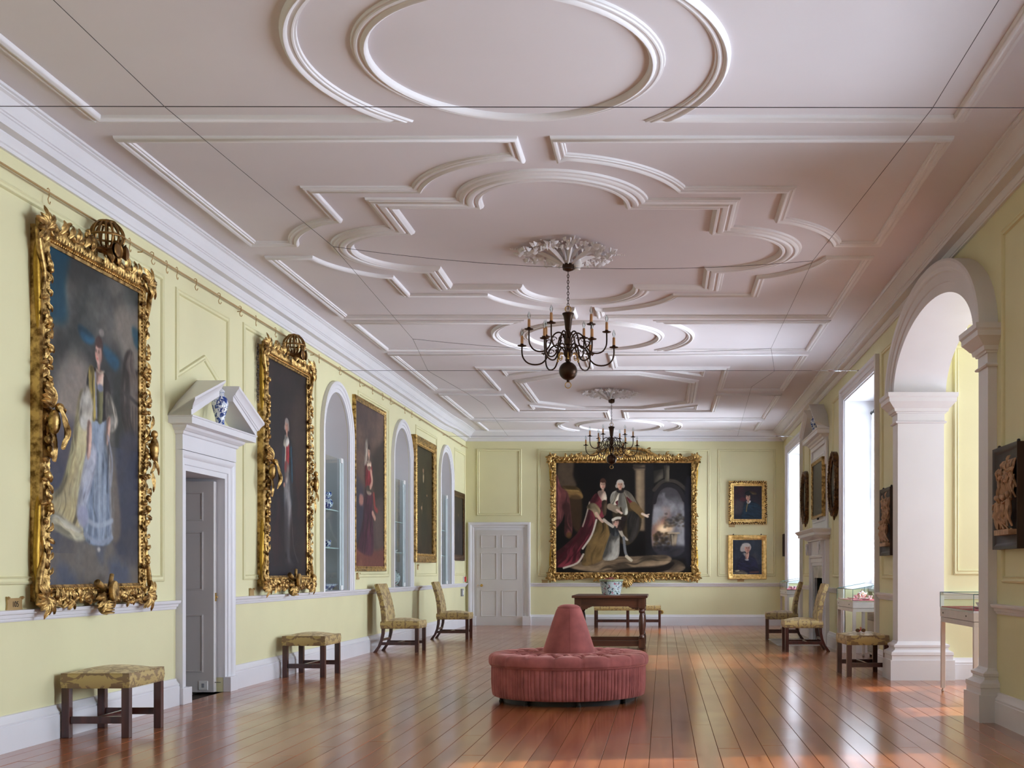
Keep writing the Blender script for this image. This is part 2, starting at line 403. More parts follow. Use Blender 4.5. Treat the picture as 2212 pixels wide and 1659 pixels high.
# ---- end wall, back wall
mb = MB(); mb.box(XL - .3, -4.04, YE, YE + .3, 0, ZC + .1); mb.box(-3.04, XR + .3, YE, YE + .3, 0, ZC + .1); mb.box(-4.04, -3.04, YE, YE + .3, 2.06, ZC + .1)
wall_end = struct(mb.build('wall_end', M['wall'], smooth=0), 'yellow panelled end wall behind the big gilt group portrait')
for a0, a1, b0, b1 in ((-4.03, -3.06, 2.37, 3.81), (-2.71, 1.01, 1.06, 3.81), (1.17, 2.43, 1.06, 3.81)): panel_frame(wall_end, rect(a0, a1, b0, b1), toE)
mb = MB(); mb.box(XL - .3, XR + .3, YB - .3, YB, 0, ZC + .1)
struct(mb.build('wall_back', M['wall'], smooth=0), 'yellow wall closing the gallery behind the viewer')

# ---- right wall: windows, arched opening of the bay
WINS = [(-2.25, .25), (5.20, 7.70), (14.10, 16.60), (21.75, 24.03)]
BAY = (9.28, 12.50); BZ, BR = 3.08, .61
mb = MB()
arch_wall(mb, [(a, b, 0, 3.62, 0) for a, b in WINS] + [(BAY[0], BAY[1], 0, BZ, BR)] + [(18.45, 19.75, 0, 1.20, 0)], XR, XR + .42, YB, YE + .3, ZC + .1)
wall_right = struct(mb.build('wall_right', M['wall'], smooth=0), 'shaded yellow wall with tall windows and a white arch')
for a0, a1, b0, b1 in ((12.95, 13.72, 1.08, 3.78), (7.98, 8.86, 1.08, 3.78), (17.0, 17.72, 1.08, 3.78), (20.5, 21.4, 1.08, 3.78)): panel_frame(wall_right, rect(a0, a1, b0, b1), toR)

def window(idx, a, b, lab, near=True):
    """white moulded surround and lining of a deep window recess, sash, sill; heater recess below"""
    root = empty('window_%d' % idx, (XR, (a + b) / 2, 0), label=lab, kind='structure'); h = (b - a) / 2
    mb = MB()
    mb.sweep([(-h, 0), (-h, 3.62), (h, 3.62), (h, 0)], [(0, -.01), (0, .022), (.05, .022), (.055, .034), (.11, .034), (.12, .055), (.155, .062), (.17, .05), (.17, 0)],
             lambda p, q, k: (-k, p, q), flip=1)
    mb.build('architrave', M['white'], root)
    mb = MB()                                              # lining above the dado: jambs and head
    for y0, y1 in ((-h + .001, -h + .012), (h - .012, h - .001)): mb.box(.0, .44, y0, y1, .92, 3.615)
    mb.box(0, .44, -h, h, 3.605, 3.618)
    mb.build('reveal_lining', M['white'], root, smooth=0)
    mb = MB(); mb.box(.40, .56, -h - .1, h + .1, 0, .88); mb.build('recess_back', M['wall'], root, smooth=0)
    mb = MB(); mb.box(.34, .56, -h, h, .88, .925); mb.build('sill', M['white'], root, smooth=0, bevel=.006)
    fr = MB(); x0, x1 = .46, .54
    fr.box(x0, x1, -h, -h + .09, .92, 3.62); fr.box(x0, x1, h - .09, h, .92, 3.62); fr.box(x0, x1, -h, h, 3.53, 3.62); fr.box(x0, x1, -h, h, .925, 1.01)
    fr.box(x0, x1, -h, h, 2.24, 2.30)
    f = fr.build('sash_frame', M['white'], root, smooth=0)
    n = 4
    for k in range(1, n):
        m_ = MB(); y = -h + .09 + (2 * h - .18) * k / n; m_.box(x0 + .02, x1 - .02, y - .013, y + .013, 1.0, 3.54); m_.build('glazing_bar', M['white'], f, smooth=0)
    for z in (1.62, 2.90):
        m_ = MB(); m_.box(x0 + .02, x1 - .02, -h + .09, h - .09, z - .013, z + .013); m_.build('glazing_bar', M['white'], f, smooth=0)
    m_ = MB(); m_.box(.498, .502, -h + .08, h - .08, 1.0, 3.54); m_.build('pane', M['pane'], f, smooth=0)
    mb = MB()                                              # outside wall round the frame so no daylight leaks past
    mb.box(.42, .56, -h - .3, -h, 0, 4.2); mb.box(.42, .56, h, h + .3, 0, 4.2); mb.box(.42, .56, -h, h, 3.62, 4.2)
    mb.build('outer_reveal', M['white'], root, smooth=0)
    return root
window(1, *WINS[3], 'far tall white window recess beyond the chimneypiece')
window(2, *WINS[2], 'nearer tall white window recess with sheer curtain, beside the arch')
window(4, *WINS[1], 'tall window in the near part of the right-hand wall')
window(5, *WINS[0], 'tall window by the back wall')

# ---- bay behind the arch
bx0, bx1, by0, by1, bz = XR + .42, 6.0, 9.1, 12.53, 3.84
mb = MB()
mb.box(bx0, bx1 + .3, by1, by1 + .3, 0, bz + .3)
wall_bay = struct(mb.build('wall_bay_far', M['wall'], smooth=0), 'brightly lit yellow wall of the bay seen through the white arch')
panel_frame(wall_bay, rect(3.14, 4.3, 1.13, 3.62), lambda a, b, h: (a, by1 - h, b))
panel_frame(wall_bay, rect(4.45, 5.8, 1.13, 3.62), lambda a, b, h: (a, by1 - h, b))
mb = MB(); mb.box(bx0, bx1 + .3, by0 - .3, by0, 0, bz + .3)
struct(mb.build('wall_bay_near', M['wall'], smooth=0), 'near side wall of the bay, hidden by the right pilaster')
mb = MB(); mb.box(bx1, bx1 + .3, by0, 9.5, 0, bz + .3); mb.box(bx1, bx1 + .3, 12.3, by1, 0, bz + .3); mb.box(bx1, bx1 + .3, 9.5, 12.3, 0, .9); mb.box(bx1, bx1 + .3, 9.5, 12.3, 3.45, bz + .3)
struct(mb.build('wall_bay_outer', M['wall'], smooth=0), 'outer wall of the bay around its wide window')
mb = MB(); mb.box(bx0, bx1 + .3, by0 - .3, by1 + .3, bz, bz + .1)
struct(mb.build('ceiling_bay', M['ceil'], smooth=0), 'flat white ceiling of the bay behind the arch')
w3 = empty('window_3', (bx1 + .15, 10.9, 0), label='wide window lighting the bay', kind='structure')
fr = MB(); fr.box(-.04, .04, -1.4, -1.32, .9, 3.45); fr.box(-.04, .04, 1.32, 1.4, .9, 3.45); fr.box(-.04, .04, -1.4, 1.4, 3.37, 3.45); fr.box(-.04, .04, -1.4, 1.4, .9, .98)
f = fr.build('sash_frame', M['white'], w3, smooth=0)
for k in range(1, 5):
    m_ = MB(); m_.box(-.02, .02, -1.4 + 2.8 * k / 5 - .012, -1.4 + 2.8 * k / 5 + .012, .95, 3.4); m_.build('glazing_bar', M['white'], f, smooth=0)
for z in (1.5, 2.15, 2.8):
    m_ = MB(); m_.box(-.02, .02, -1.4, 1.4, z - .012, z + .012); m_.build('glazing_bar', M['white'], f, smooth=0)

# ---- skirtings and dado rails
SK = [(0, 0), (0, .045), (.165, .045), (.17, .038), (.185, .042), (.20, .030), (.215, .020), (.232, .016), (.235, 0)]
def run(mb, prof, a, b, to):                               # straight run: prof = (height, projection)
    mb.loft([[to(a, z, h) for z, h in prof], [to(b, z, h) for z, h in prof]])
CR = [(.838, 0), (.838, .012), (.85, .018), (.858, .018), (.862, .030), (.885, .036), (.890, .052), (.905, .058), (.915, .058), (.917, 0)]
mb = MB()
for a, b in ((YB, 10.11), (11.40, YE)): run(mb, SK, a, b, lambda y, z, h: (XL + h, y, z))
struct(mb.build('baseboard_left', M['white'], smooth=25), 'white moulded skirting along the left wall, broken by the doorway')
mb = MB()
for a, b in ((XL, -4.21), (-2.87, XR)): run(mb, SK, a, b, lambda x, z, h: (x, YE - h, z))
struct(mb.build('baseboard_end', M['white'], smooth=25), 'white moulded skirting along the end wall')
mb = MB()
for a, b in ((YB, -2.42), (.42, 5.03), (7.87, 9.00), (12.79, 13.93), (16.77, 18.08), (20.12, 21.58), (24.2, YE)): run(mb, SK, a, b, lambda y, z, h: (XR - h, y, z))
for (a, b) in WINS:
    for y0, s in ((a, 1), (b, -1)): run(mb, SK, XR, XR + .4, lambda x, z, h, y0=y0, s=s: (x, y0 + s * h, z))
    run(mb, SK, a, b, lambda y, z, h: (XR + .40 - h, y, z))
struct(mb.build('baseboard_right', M['white'], smooth=25), 'white moulded skirting along the right wall')
mb = MB(); run(mb, SK, bx0, bx1, lambda x, z, h: (x, by1 - h, z)); run(mb, SK, by0, by1, lambda y, z, h: (bx1 - h, y, z))
struct(mb.build('baseboard_bay', M['white'], smooth=25), 'white skirting at the back of the bay')
mb = MB()
for a, b in ((YB, 10.11), (11.40, YE)): run(mb, CR, a, b, lambda y, z, h: (XL + h, y, z))
struct(mb.build('trim_1', M['white'], smooth=25), 'white dado rail along the left wall below the portraits')
mb = MB(); run(mb, CR, -2.87, XR, lambda x, z, h: (x, YE - h, z))
struct(mb.build('trim_2', M['white'], smooth=25), 'white dado rail along the end wall')
mb = MB()
for a, b in ((YB, -2.42), (.42, 5.03), (7.87, 9.00), (12.79, 13.93), (16.77, 18.08), (20.12, 21.58), (24.2, YE)): run(mb, CR, a, b, lambda y, z, h: (XR - h, y, z))
struct(mb.build('trim_3', M['white'], smooth=25), 'white dado rail along the right wall')
mb = MB(); run(mb, [(z + .03, h) for z, h in CR], bx0, bx1, lambda x, z, h: (x, by1 - h, z))
struct(mb.build('trim_4', M['white'], smooth=25), 'white dado rail on the bay wall seen through the arch')

# ---- cornices: deep stepped one on the left, coved one at the end and right
PA = [(0, 3.895), (.022, 3.895), (.022, 3.920), (.032, 3.926), (.040, 3.945), (.056, 3.972), (.056, 3.982), (.120, 3.986), (.120, 4.040), (.128, 4.044), (.128, 4.056), (.138, 4.060), (.138, 4.072), (.146, 4.088), (.152, 4.12), (.164, 4.15), (.182, 4.160), (.182, 4.168), (.198, 4.172), (.198, ZC + .01), (0, ZC + .01)]
PB = [(0, 3.975), (.022, 3.975), (.022, 3.988), (.032, 3.992), (.040, 4.005), (.056, 4.022), (.056, 4.030), (.130, 4.036), (.130, 4.066), (.138, 4.070), (.138, 4.082), (.150, 4.086), (.150, 4.096), (.165, 4.110), (.180, 4.13), (.205, 4.15), (.228, 4.160), (.228, 4.168), (.25, 4.172), (.25, ZC + .01), (0, ZC + .01)]
def blend(t): return [(a[0] * (1 - t) + b[0] * t, a[1] * (1 - t) + b[1] * t) for a, b in zip(PA, PB)]
mb = MB(); rings = [[(XL + n, YB, z) for n, z in PA], [(XL + n, 21.9, z) for n, z in PA]]
for y, t in ((22.4, .15), (22.9, .55), (23.3, .95)): rings.append([(XL + n, y, z) for n, z in blend(t)])
rings.append([(XL + n, YE - n, z) for n, z in PB]); mb.loft(rings)
struct(mb.build('trim_5', M['white'], smooth=28), 'deep white stepped cornice along the left wall')
mb = MB(); mb.loft([[(XL + n, YE - n, z) for n, z in PB], [(XR - n, YE - n, z) for n, z in PB]])
struct(mb.build('trim_6', M['white'], smooth=28), 'white cornice along the end wall')
mb = MB(); mb.loft([[(XR - n, YE - n, z) for n, z in PB], [(XR - n, YB, z) for n, z in PB]])
struct(mb.build('trim_7', M['white'], smooth=28), 'shaded cornice along the right wall above the windows')

# ---- ceiling with its plaster ribs
mb = MB(); mb.box(XL - .3, XR + .5, YB - .2, YE + .3, ZC, ZC + .15)
ceiling = struct(mb.build('ceiling', M['ceil'], smooth=0), 'pinkish white ceiling with moulded plaster panels, ovals and quatrefoil')
toC = lambda a, b, h: (a, b, ZC - h)
RIB = [(-.048, 0), (-.044, .018), (-.032, .020), (-.028, .030), (-.018, .032), (-.010, .026), (.004, .026), (.014, .042), (.026, .046), (.038, .038), (.046, .018), (.048, 0)]
WIDE = [(-.105, 0), (-.10, .022), (-.078, .026), (-.07, .038), (-.045, .044), (-.034, .034), (-.022, .034), (-.012, .052), (.012, .058), (.030, .050), (.036, .036), (.048, .034), (.056, .046), (.075, .050), (.088, .034), (.098, .024), (.105, 0)]
def rib(path, prof=RIB, closed=True, flip=1):
    prof = [(a, h * .82) for a, h in prof]
    mb = MB(); mb.sweep(path, prof, toC, closed=closed, flip=flip); return mb.build('plaster_rib', M['plaster'], ceiling, smooth=40)
HX = 2.87
def mir(path, sx, sy, cy):
    p = [(AX + sx * a, cy + sy * b) for a, b in path]
    return p if sx * sy > 0 else p[::-1]
def small_bay(cy, h=.885):
    rib([(AX + .865 * math.cos(2 * PI * k / 72), cy + .865 * math.sin(2 * PI * k / 72)) for k in range(72)], RIB)
    a0 = math.degrees(math.asin(h / 1.25))
    side = [(HX, -h), (HX, h)] + arc(0, 0, 1.25, a0, -a0, 26)
    for s in (1, -1): rib(mir(side, s, 1, cy))
small_bay(6.82); small_bay(14.84); small_bay(23.93, .80)
# quatrefoil compartment
CY = 10.87; HY = 2.80
pa = [(.16, HY), (.16, 2.46)] + arc(0, 1.40, 1.10, 80, 19, 14) + [(1.90, 1.76)]
pa += [(1.90, .97)] + arc(1.42, 0, 1.10, 62, 13, 14)[1:] + [(HX, .25), (HX, HY)]
for sx in (1, -1):
    for sy in (1, -1): rib(mir(pa, sx, sy, CY), flip=-1)
q = arc(0, 1.41, .68, 0, 180, 28); qp = []
def rot(p, k):
    for _ in range(k): p = (-p[1], p[0])
    return p
for k in range(4):
    qp += [rot(p, k) for p in q] + [rot((-1.42, 1.41), k)]
rib([(AX + a, CY + b) for a, b in qp], WIDE)
# octagon compartment
CY2 = 19.42; HY2 = 3.36
po = [(.18, HY2), (.18, 2.31), (1.84, 2.31), (1.84, .27), (HX, .27), (HX, HY2)]
for sx in (1, -1):
    for sy in (1, -1):
        rib(mir(po, sx, sy, CY2), flip=-1)
        rib(mir([(.98, 2.06), (1.50, 2.06), (1.50, 1.62)], sx, sy, CY2), prof=[(a * .5, h * .7) for a, h in RIB])
rib([(AX + a, CY2 + b) for a, b in [(1.38, -1.1), (1.38, 1.1), (.52, 1.84), (-.52, 1.84), (-1.38, 1.1), (-1.38, -1.1), (-.52, -1.84), (.52, -1.84)]], [(a * .8, h) for a, h in WIDE])
# acanthus roses
def leaf_pts(mb, base, az, L, W, prof, lobes=5, n=9, thick=.012):
    """modelled acanthus leaf: prof(t) -> (distance out, height below ceiling)"""
    ca, sa = math.cos(az), math.sin(az); rows = []
    for i in range(n):
        t = i / (n - 1); d, h = prof(t)
        w = W * (math.sin(PI * (t * .86 + .1)) ** .8) * (1 + .28 * math.sin(lobes * 2 * PI * t))
        row = []
        for s, dz in ((-1, .022), (-.5, .0), (0, -.010), (.5, .0), (1, .022)):
            row.append((base[0] + ca * d - sa * s * w, base[1] + sa * d + ca * s * w, base[2] - h + dz * (w / max(W, 1e-6))))
        rows.append(row)
    m = 5; b = len(mb.v)
    for r in rows: mb.v += r
    for i in range(n - 1):
        for k in range(m - 1): mb.f.append((b + i * m + k, b + i * m + k + 1, b + (i + 1) * m + k + 1, b + (i + 1) * m + k))
def rosette(cx, cy):
    rr = random.Random(int(cy * 10))
    mb = MB(); mb.lathe([(.07, 0), (.07, .025), (.05, .04), (.04, .07), (.052, .10), (.055, .12), (.045, .14), (.022, .15), (.001, .155)], (0, 0, 0), 20)
    mb.v = [(x + cx, y + cy, ZC - z) for x, y, z in mb.v]
    ro = mb.build('ceiling_rosette', M['plaster'], ceiling)
    for k in range(8):
        az = 2 * PI * k / 8 + .2; m1 = MB()
        for s, L, W, h0 in ((0, .37, .021, .12), (-.39, .30, .016, .09)):
            leaf_pts(m1, (cx, cy, ZC), az + s, .4, W, lambda t, L=L, h0=h0: (.045 + (L - .045) * t, h0 * (1 - t) ** 1.5 + .028 + .035 * max(0, t - .75) / .25), 4)
        m1.build('acanthus_leaf', M['plaster'], ro, recalc=False)
        m2 = MB()
        for j in range(16):
            a2 = az + rr.uniform(-.33, .33); dd = rr.uniform(.26, .47); m2.ball((cx + dd * math.cos(a2), cy + dd * math.sin(a2), ZC - .020 - rr.uniform(0, .035)), rr.uniform(.006, .013), 6, 4, (1, 1, .8))
        for j in range(20):
            a2 = az + rr.uniform(-.35, .35); dd = rr.uniform(.22, .44)
            leaf_pts(m2, (cx + dd * math.cos(a2), cy + dd * math.sin(a2), ZC), a2 + rr.uniform(-1.2, 1.2), .2, .012, lambda t, q=rr.uniform(.02, .05): (.07 * t, q + .022 * math.sin(PI * t)), 2, 5)
        if k % 2 == 0:
            for j in range(5): m2.ball((cx + (.45 + .022 * j) * math.cos(az), cy + (.45 + .022 * j) * math.sin(az), ZC - .022), .012 - .0016 * j, 6, 5)
        m2.build('flower_spray', M['plaster'], ro, recalc=False)
rosette(AX, CY); rosette(AX, CY2)

# ---- white arch of the bay: pilasters and archivolt
ay0, ay1 = BAY; ac = (ay0 + ay1) / 2; ar = (ay1 - ay0) / 2
def pilaster(name, y0, y1, lab):
    mb = MB(); x0, x1 = 2.53, 3.03
    P = [(-.002, .095), (.215, .095), (.215, .078), (.262, .078), (.270, .085), (.300, .082), (.312, .060), (.325, .040), (.345, .036), (.355, .048), (.375, .050), (.388, .030), (.392, .016), (.415, .0),
         (2.765, 0), (2.768, .018), (2.778, .026), (2.790, .018), (2.795, .004), (2.872, .004), (2.874, .018), (2.888, .022), (2.892, .038), (2.925, .046), (2.932, .058), (2.965, .085), (2.985, .104), (2.990, .110), (3.03, .112), (3.045, .125), (3.085, .128)]
    mb.stack(x0, x1, y0, y1, P); return struct(mb.build(name, M['white'], smooth=22), lab)
pilaster('trim_8', 12.492, 12.76, 'bright white pier carrying the far side of the arch')
pilaster('trim_9', 9.02, 9.288, 'brownish shaded pilaster carrying the near side of the arch')
mb = MB()
def ell(o): return [(ac - (ar + o) * math.cos(PI * k / 48), BZ + (BR + o) * math.sin(PI * k / 48)) for k in range(49)]
prof = [(-.005, -.45), (-.005, .115), (.085, .115), (.09, .128), (.175, .128), (.185, .142), (.20, .142), (.22, .155), (.27, .160), (.29, .150), (.29, -.0)]
mb.loft([[(XR - h, ell(n)[k][0], ell(n)[k][1]) for n, h in prof] for k in range(49)])
struct(mb.build('trim_10', M['white'], smooth=25), 'wide white moulded arch opening into the bay')

# ---- door in the end wall
def six_panels(w, h, parent, mat, y=0.0):
    """panelled leaf in local XZ, front towards -Y: stiles and rails in front of recessed fielded panels"""
    st = .105; cols = [(-w / 2 + st, -.055), (.055, w / 2 - st)]; rows = [(.20, .755), (1.0, 1.565), (1.68, 1.95)]
    rows = [(a * h / 2.06, b * h / 2.06) for a, b in rows]; f = y - .046
    mb = MB(); mb.box(-w / 2, w / 2, y, y + .02, 0, h)
    xs = [-w / 2, cols[0][0], cols[0][1], cols[1][0], cols[1][1], w / 2]
    for a, b in ((xs[0], xs[1]), (xs[2], xs[3]), (xs[4], xs[5])): mb.box(a, b, f, y + .001, 0, h)
    zz = [0, rows[0][0], rows[0][1], rows[1][0], rows[1][1], rows[2][0], rows[2][1], h]
    for a, b in ((zz[0], zz[1]), (zz[2], zz[3]), (zz[4], zz[5]), (zz[6], zz[7])):
        for c in cols: mb.box(c[0], c[1], f, y + .001, a, b)
    leaf = mb.build('door_leaf', mat, parent, smooth=0)
    for c in cols:
        for r in rows:
            p = MB(); a, b, z0, z1 = c[0], c[1], r[0], r[1]
            rr = lambda i, d: [(a + i, d, z0 + i), (b - i, d, z0 + i), (b - i, d, z1 - i), (a + i, d, z1 - i)]
            p.loft([rr(-.004, f + .002), rr(-.002, f - .008), rr(.008, f - .009), rr(.030, y - .006), rr(.034, y - .001), rr(.068, y - .020), rr(.070, y - .022)])
            p.build('door_panel', mat, leaf, smooth=0)
    return leaf
d1 = empty('door_1', (-3.54, YE, 0), label='closed grey-white six-panel door in the end wall', kind='structure')
AR = [(-.004, -.05), (-.004, .02), (.05, .02), (.056, .034), (.10, .036), (.112, .06), (.15, .072), (.165, .07), (.17, 0)]
mb = MB(); mb.sweep([(-.50, .20), (-.50, 2.06), (.50, 2.06), (.50, .20)], AR, lambda a, b, h: (a, -h, b), flip=1)
mb.build('architrave', M['white'], d1)
mb = MB()
for s in (-1, 1): mb.box(min(s * .50, s * .685), max(s * .50, s * .685), -.08, 0, 0, .20)
mb.build('plinth_block', M['white'], d1, smooth=0, bevel=.004)
leaf = six_panels(.994, 2.055, d1, M['door'], y=.014)
hb = MB(); hb.lathe([(.012, 0), (.012, .03), (.028, .04), (.032, .055), (.024, .07), (.001, .074)], (-.375, -.024, .865), 14, 'y'); hb.lathe([(.030, 0), (.030, .005), (.001, .006)], (-.375, -.022, .865), 14, 'y')
hb.box(-.40, -.345, -.026, -.018, .82, .832)
hb.build('door_knob', M['brass'], leaf)
hb = MB(); hb.lathe([(.022, 0), (.02, .01), (.001, .012)], (-.47, -.02, .865), 12, 'y'); hb.lathe([(.008, 0), (.008, .035), (.001, .036)], (-.455, -.02, .872), 8, 'y'); hb.build('latch', M['brass'], leaf)
hb = MB(); hb.lathe([(.018, 0), (.018, .008), (.001, .01)], (-.465, -.02, 1.09), 12, 'y'); hb.build('key_escutcheon', M['brass'], leaf)

# ---- pedimented doorway in the left wall, its leaf folded back into the passage
d2 = empty('door_2', (XL, 10.765, 0), R(90), label='white doorway under a broken triangular pediment, dark passage behind its open leaf', kind='structure')
AL = [(-.004, -.42), (-.004, .018), (.045, .018), (.05, .030), (.105, .032), (.115, .046), (.140, .058), (.165, .060), (.17, 0)]
mb = MB(); mb.sweep([(-.465, .14), (-.465, 2.07), (.465, 2.07), (.465, .14)], AL, lambda a, b, h: (a, -h, b), flip=1)
mb.build('architrave', M['white'], d2)
mb = MB()
for s in (-1, 1): mb.box(min(s * .46, s * .65), max(s * .46, s * .65), -.075, 0, 0, .145)
mb.build('plinth_block', M['white'], d2, smooth=0, bevel=.004)
mb = MB(); mb.box(-.635, .635, -.062, 0, 2.24, 2.375); mb.build('frieze', M['white'], d2, smooth=0)
mb = MB(); cor = [(2.37, .062), (2.378, .075), (2.40, .082), (2.404, .094), (2.425, .118), (2.446, .128), (2.450, .205), (2.505, .205), (2.508, .214), (2.520, .218), (2.522, 0)]
mb.loft([[(-.64 - (d - .06), -0.0, z), (-.64 - (d - .06), -d, z), (.64 + (d - .06), -d, z), (.64 + (d - .06), 0, z)] for z, d in cor]); mb.build('cornice', M['white'], d2, smooth=20)
for s in (-1, 1):                                           # raking halves of the pediment
    mb = MB(); sl = R(22.3)
    prof = [(0, 0), (0, .205), (.050, .205), (.054, .216), (.062, .218), (.066, .226), (.075, .228), (.10, .242), (.118, .256), (.122, .262), (.145, .264), (.145, 0)]
    nx, nz = math.sin(sl), math.cos(sl); L = .70
    def P(t, n, d): return (s * (.80 - t * L - n * 0), -d, 2.515 + t * L * math.tan(sl) + n)
    def ringat(t): return [P(t, n, d) for n, d in prof]
    r0 = [(p[0] + s * (.0 if n < .06 else (d - .2) * 1.0), p[1], p[2]) for p, (n, d) in zip(ringat(0), prof)]
    r1 = ringat(.90)
    mb.loft([r0, r1]); mb.build('raking_cornice', M['white'], d2, smooth=20)
leaf = six_panels(.90, 2.03, d2, M['door'], y=0)
leaf.rotation_euler = (0, 0, R(-90)); leaf.location = (.425, .06 + .45, .006)
lp = MB(); lp.box(.449, .456, -.014, .02, .875, .955); lp.ball((.458, .003, .915), .012, 8, 6); lp.build('lock_plate', M['brass'], leaf)
mb = MB()                                                  # passage beyond
mb.box(XL - 2.6, XL - .42, 8.5, 8.6, 0, 2.8); mb.box(XL - 2.6, XL - .42, 12.9, 13.0, 0, 2.8); mb.box(XL - 2.7, XL - 2.6, 8.5, 13, 0, 2.8); mb.box(XL - 2.7, XL - .42, 8.5, 13, 2.8, 2.9); mb.box(XL - 2.7, XL - .3, 8.5, 13, -.1, -.005)
struct(mb.build('wall_passage', M['door'], smooth=0), 'dim passage glimpsed through the open doorway')
# ============================================================ FURNITURE
def cushion(mb, x0, x1, y0, y1, z0, z1, crown, n=10, bulge=.006):
    """upholstered block: straight boxed sides, crowned top"""
    cx, cy, hx, hy = (x0 + x1) / 2, (y0 + y1) / 2, (x1 - x0) / 2, (y1 - y0) / 2
    rings = []; K = 4 * n
    def sq(k):
        s, t = divmod(k, n); t = -1 + 2 * t / n
        return [(t, -1), (1, t), (-t, 1), (-1, -t)][s]
    for z, o in ((z0, -.004), (z0 + .006, 0), ((z0 + z1) / 2, bulge), (z1 - .006, .002), (z1, -.003)):
        rings.append([(cx + sq(k)[0] * (hx + o), cy + sq(k)[1] * (hy + o), z) for k in range(K)])
    for s in (.94, .82, .66, .48, .3, .12, .02):
        rings.append([(cx + sq(k)[0] * hx * s, cy + sq(k)[1] * hy * s, z1 + crown * (1 - (abs(sq(k)[0]) * s) ** 2.2) * (1 - (abs(sq(k)[1]) * s) ** 2.2)) for k in range(K)])
    mb.loft(rings)
def piping(x0, x1, y0, y1, z, r=.004):
    mb = MB(); mb.tube([(x0, y0, z), (x1, y0, z), (x1, y1, z), (x0, y1, z)], r, 6, closed=True); return mb
def square_leg(parent, x, y, z1, w=.050, taper=.0):
    mb = MB(); h = w / 2
    mb.loft([[(x - h + taper, y - h + taper, 0), (x + h - taper, y - h + taper, 0), (x + h - taper, y + h - taper, 0), (x - h + taper, y + h - taper, 0)],
             [(x - h, y - h, z1), (x + h, y - h, z1), (x + h, y + h, z1), (x - h, y + h, z1)]])
    return mb.build('leg', M['mahog'], parent, smooth=0, bevel=.003)
def bar(parent, name, x0, x1, y0, y1, z0, z1, mat=None):
    mb = MB(); mb.box(x0, x1, y0, y1, z0, z1); return mb.build(name, mat or M['mahog'], parent, smooth=0, bevel=.002)
SG = 'gold damask footstools along the walls'
def make_stool():
    t = empty('upholstered_stool', (0, 0, 0)); hx, hy = .235, .295
    mb = MB(); cushion(mb, -hx, hx, -hy, hy, .348, .452, .038); s = mb.build('seat', M['broc'], t, smooth=50)
    piping(-hx, hx, -hy, hy, .452).build('piping', M['broc'], s)
    for a in (-1, 1):
        for b in (-1, 1): square_leg(t, a * (hx - .027), b * (hy - .027), .35, .054)
    for b in (-1, 1): bar(t, 'stretcher', -hx + .054, hx - .054, b * (hy - .027) - .012, b * (hy - .027) + .012, .10, .15)
    bar(t, 'stretcher', -.012, .012, -hy + .039, hy - .039, .10, .148)
    return t
st = make_stool(); st.location = (-3.99, 8.42, 0)
def put(o, x, y, rz, label, cat, group=None):
    o.location = (x, y, 0); o.rotation_euler = (0, 0, rz); return tag(o, label, cat, group)
put(st, -3.985, 8.40, R(1), 'gold damask stool nearest the viewer, under the portrait of the lady in pale blue', 'stool', SG)
put(copy_tree(st), -3.955, 13.03, R(-1), 'gold damask stool by the left wall, under the dark portrait with a red sash', 'stool', SG)
put(copy_tree(st), 2.262, 13.17, R(3), 'gold damask stool beside the white pier with pine cones on its seat', 'stool', SG)

CG = 'gold damask side chairs standing against the walls'
def make_chair():
    t = empty('side_chair', (0, 0, 0)); w = .255
    mb = MB(); cushion(mb, -.265, .285, -w, w, .342, .448, .045); s = mb.build('seat', M['broc'], t, smooth=50)
    piping(-.20, .285, -w, w, .448).build('piping', M['broc'], s)
    prof = []                                               # back: gently raked and curved slab
    fr = [(-.175, .40), (-.182, .50), (-.200, .62), (-.225, .74), (-.262, .86), (-.305, .975), (-.318, .990)]
    bk = [(-.345, .985), (-.358, .972), (-.325, .86), (-.290, .74), (-.268, .62), (-.256, .50), (-.25, .345)]
    mb = MB(); poly = fr + bk
    mb.loft([[(x, y, z) for x, z in [( (px + .255) * (1 - k) - .255 if k else px, pz) for px, pz in poly]] for y, k in ((-w, .12), (-w + .008, 0), (0, 0), (w - .008, 0), (w, .12))])
    b = mb.build('backrest', M['broc'], t, smooth=40)
    mb = MB()
    for y in (-w + .004, w - .004): mb.tube([(x, y, z) for x, z in fr[1:]], .004, 6)
    mb.tube([(fr[-1][0] + .004, -w, fr[-1][1] - .004), (fr[-1][0] + .004, w, fr[-1][1] - .004)], .004, 6); mb.build('piping', M['broc'], b)
    for y in (-1, 1):
        square_leg(t, .255, y * (w - .028), .35, .052)
        m2 = MB(); cv = [(-.23, .36, .024), (-.236, .27, .022), (-.255, .18, .020), (-.290, .09, .020), (-.335, .025, .023), (-.350, .0, .026)]
        m2.loft([[(x - h, y * (w - .03) - .020, z), (x + h, y * (w - .03) - .020, z), (x + h, y * (w - .03) + .020, z), (x - h, y * (w - .03) + .020, z)] for x, z, h in cv])
        m2.build('leg', M['mahog'], t, smooth=30, bevel=.002)
        bar(t, 'stretcher', -.27, .232, y * (w - .03) - .011, y * (w - .03) + .011, .105, .148)
    bar(t, 'stretcher', -.045, -.02, -w + .04, w - .04, .108, .146)
    bar(t, 'stretcher', -.262, -.240, -w + .05, w - .05, .165, .20)
    return t
ch = make_chair()
put(ch, -3.80, 16.90, R(-1), 'gold damask side chair on the left, in front of the tall lady in dark red', 'chair', CG)
put(copy_tree(ch), -3.63, 20.10, R(1), 'gold damask side chair nearest the six-panel end door', 'chair', CG)
put(copy_tree(ch), 2.055, 17.09, R(180), 'gold damask side chair in front of the fireplace, the closer of the pair', 'chair', CG)
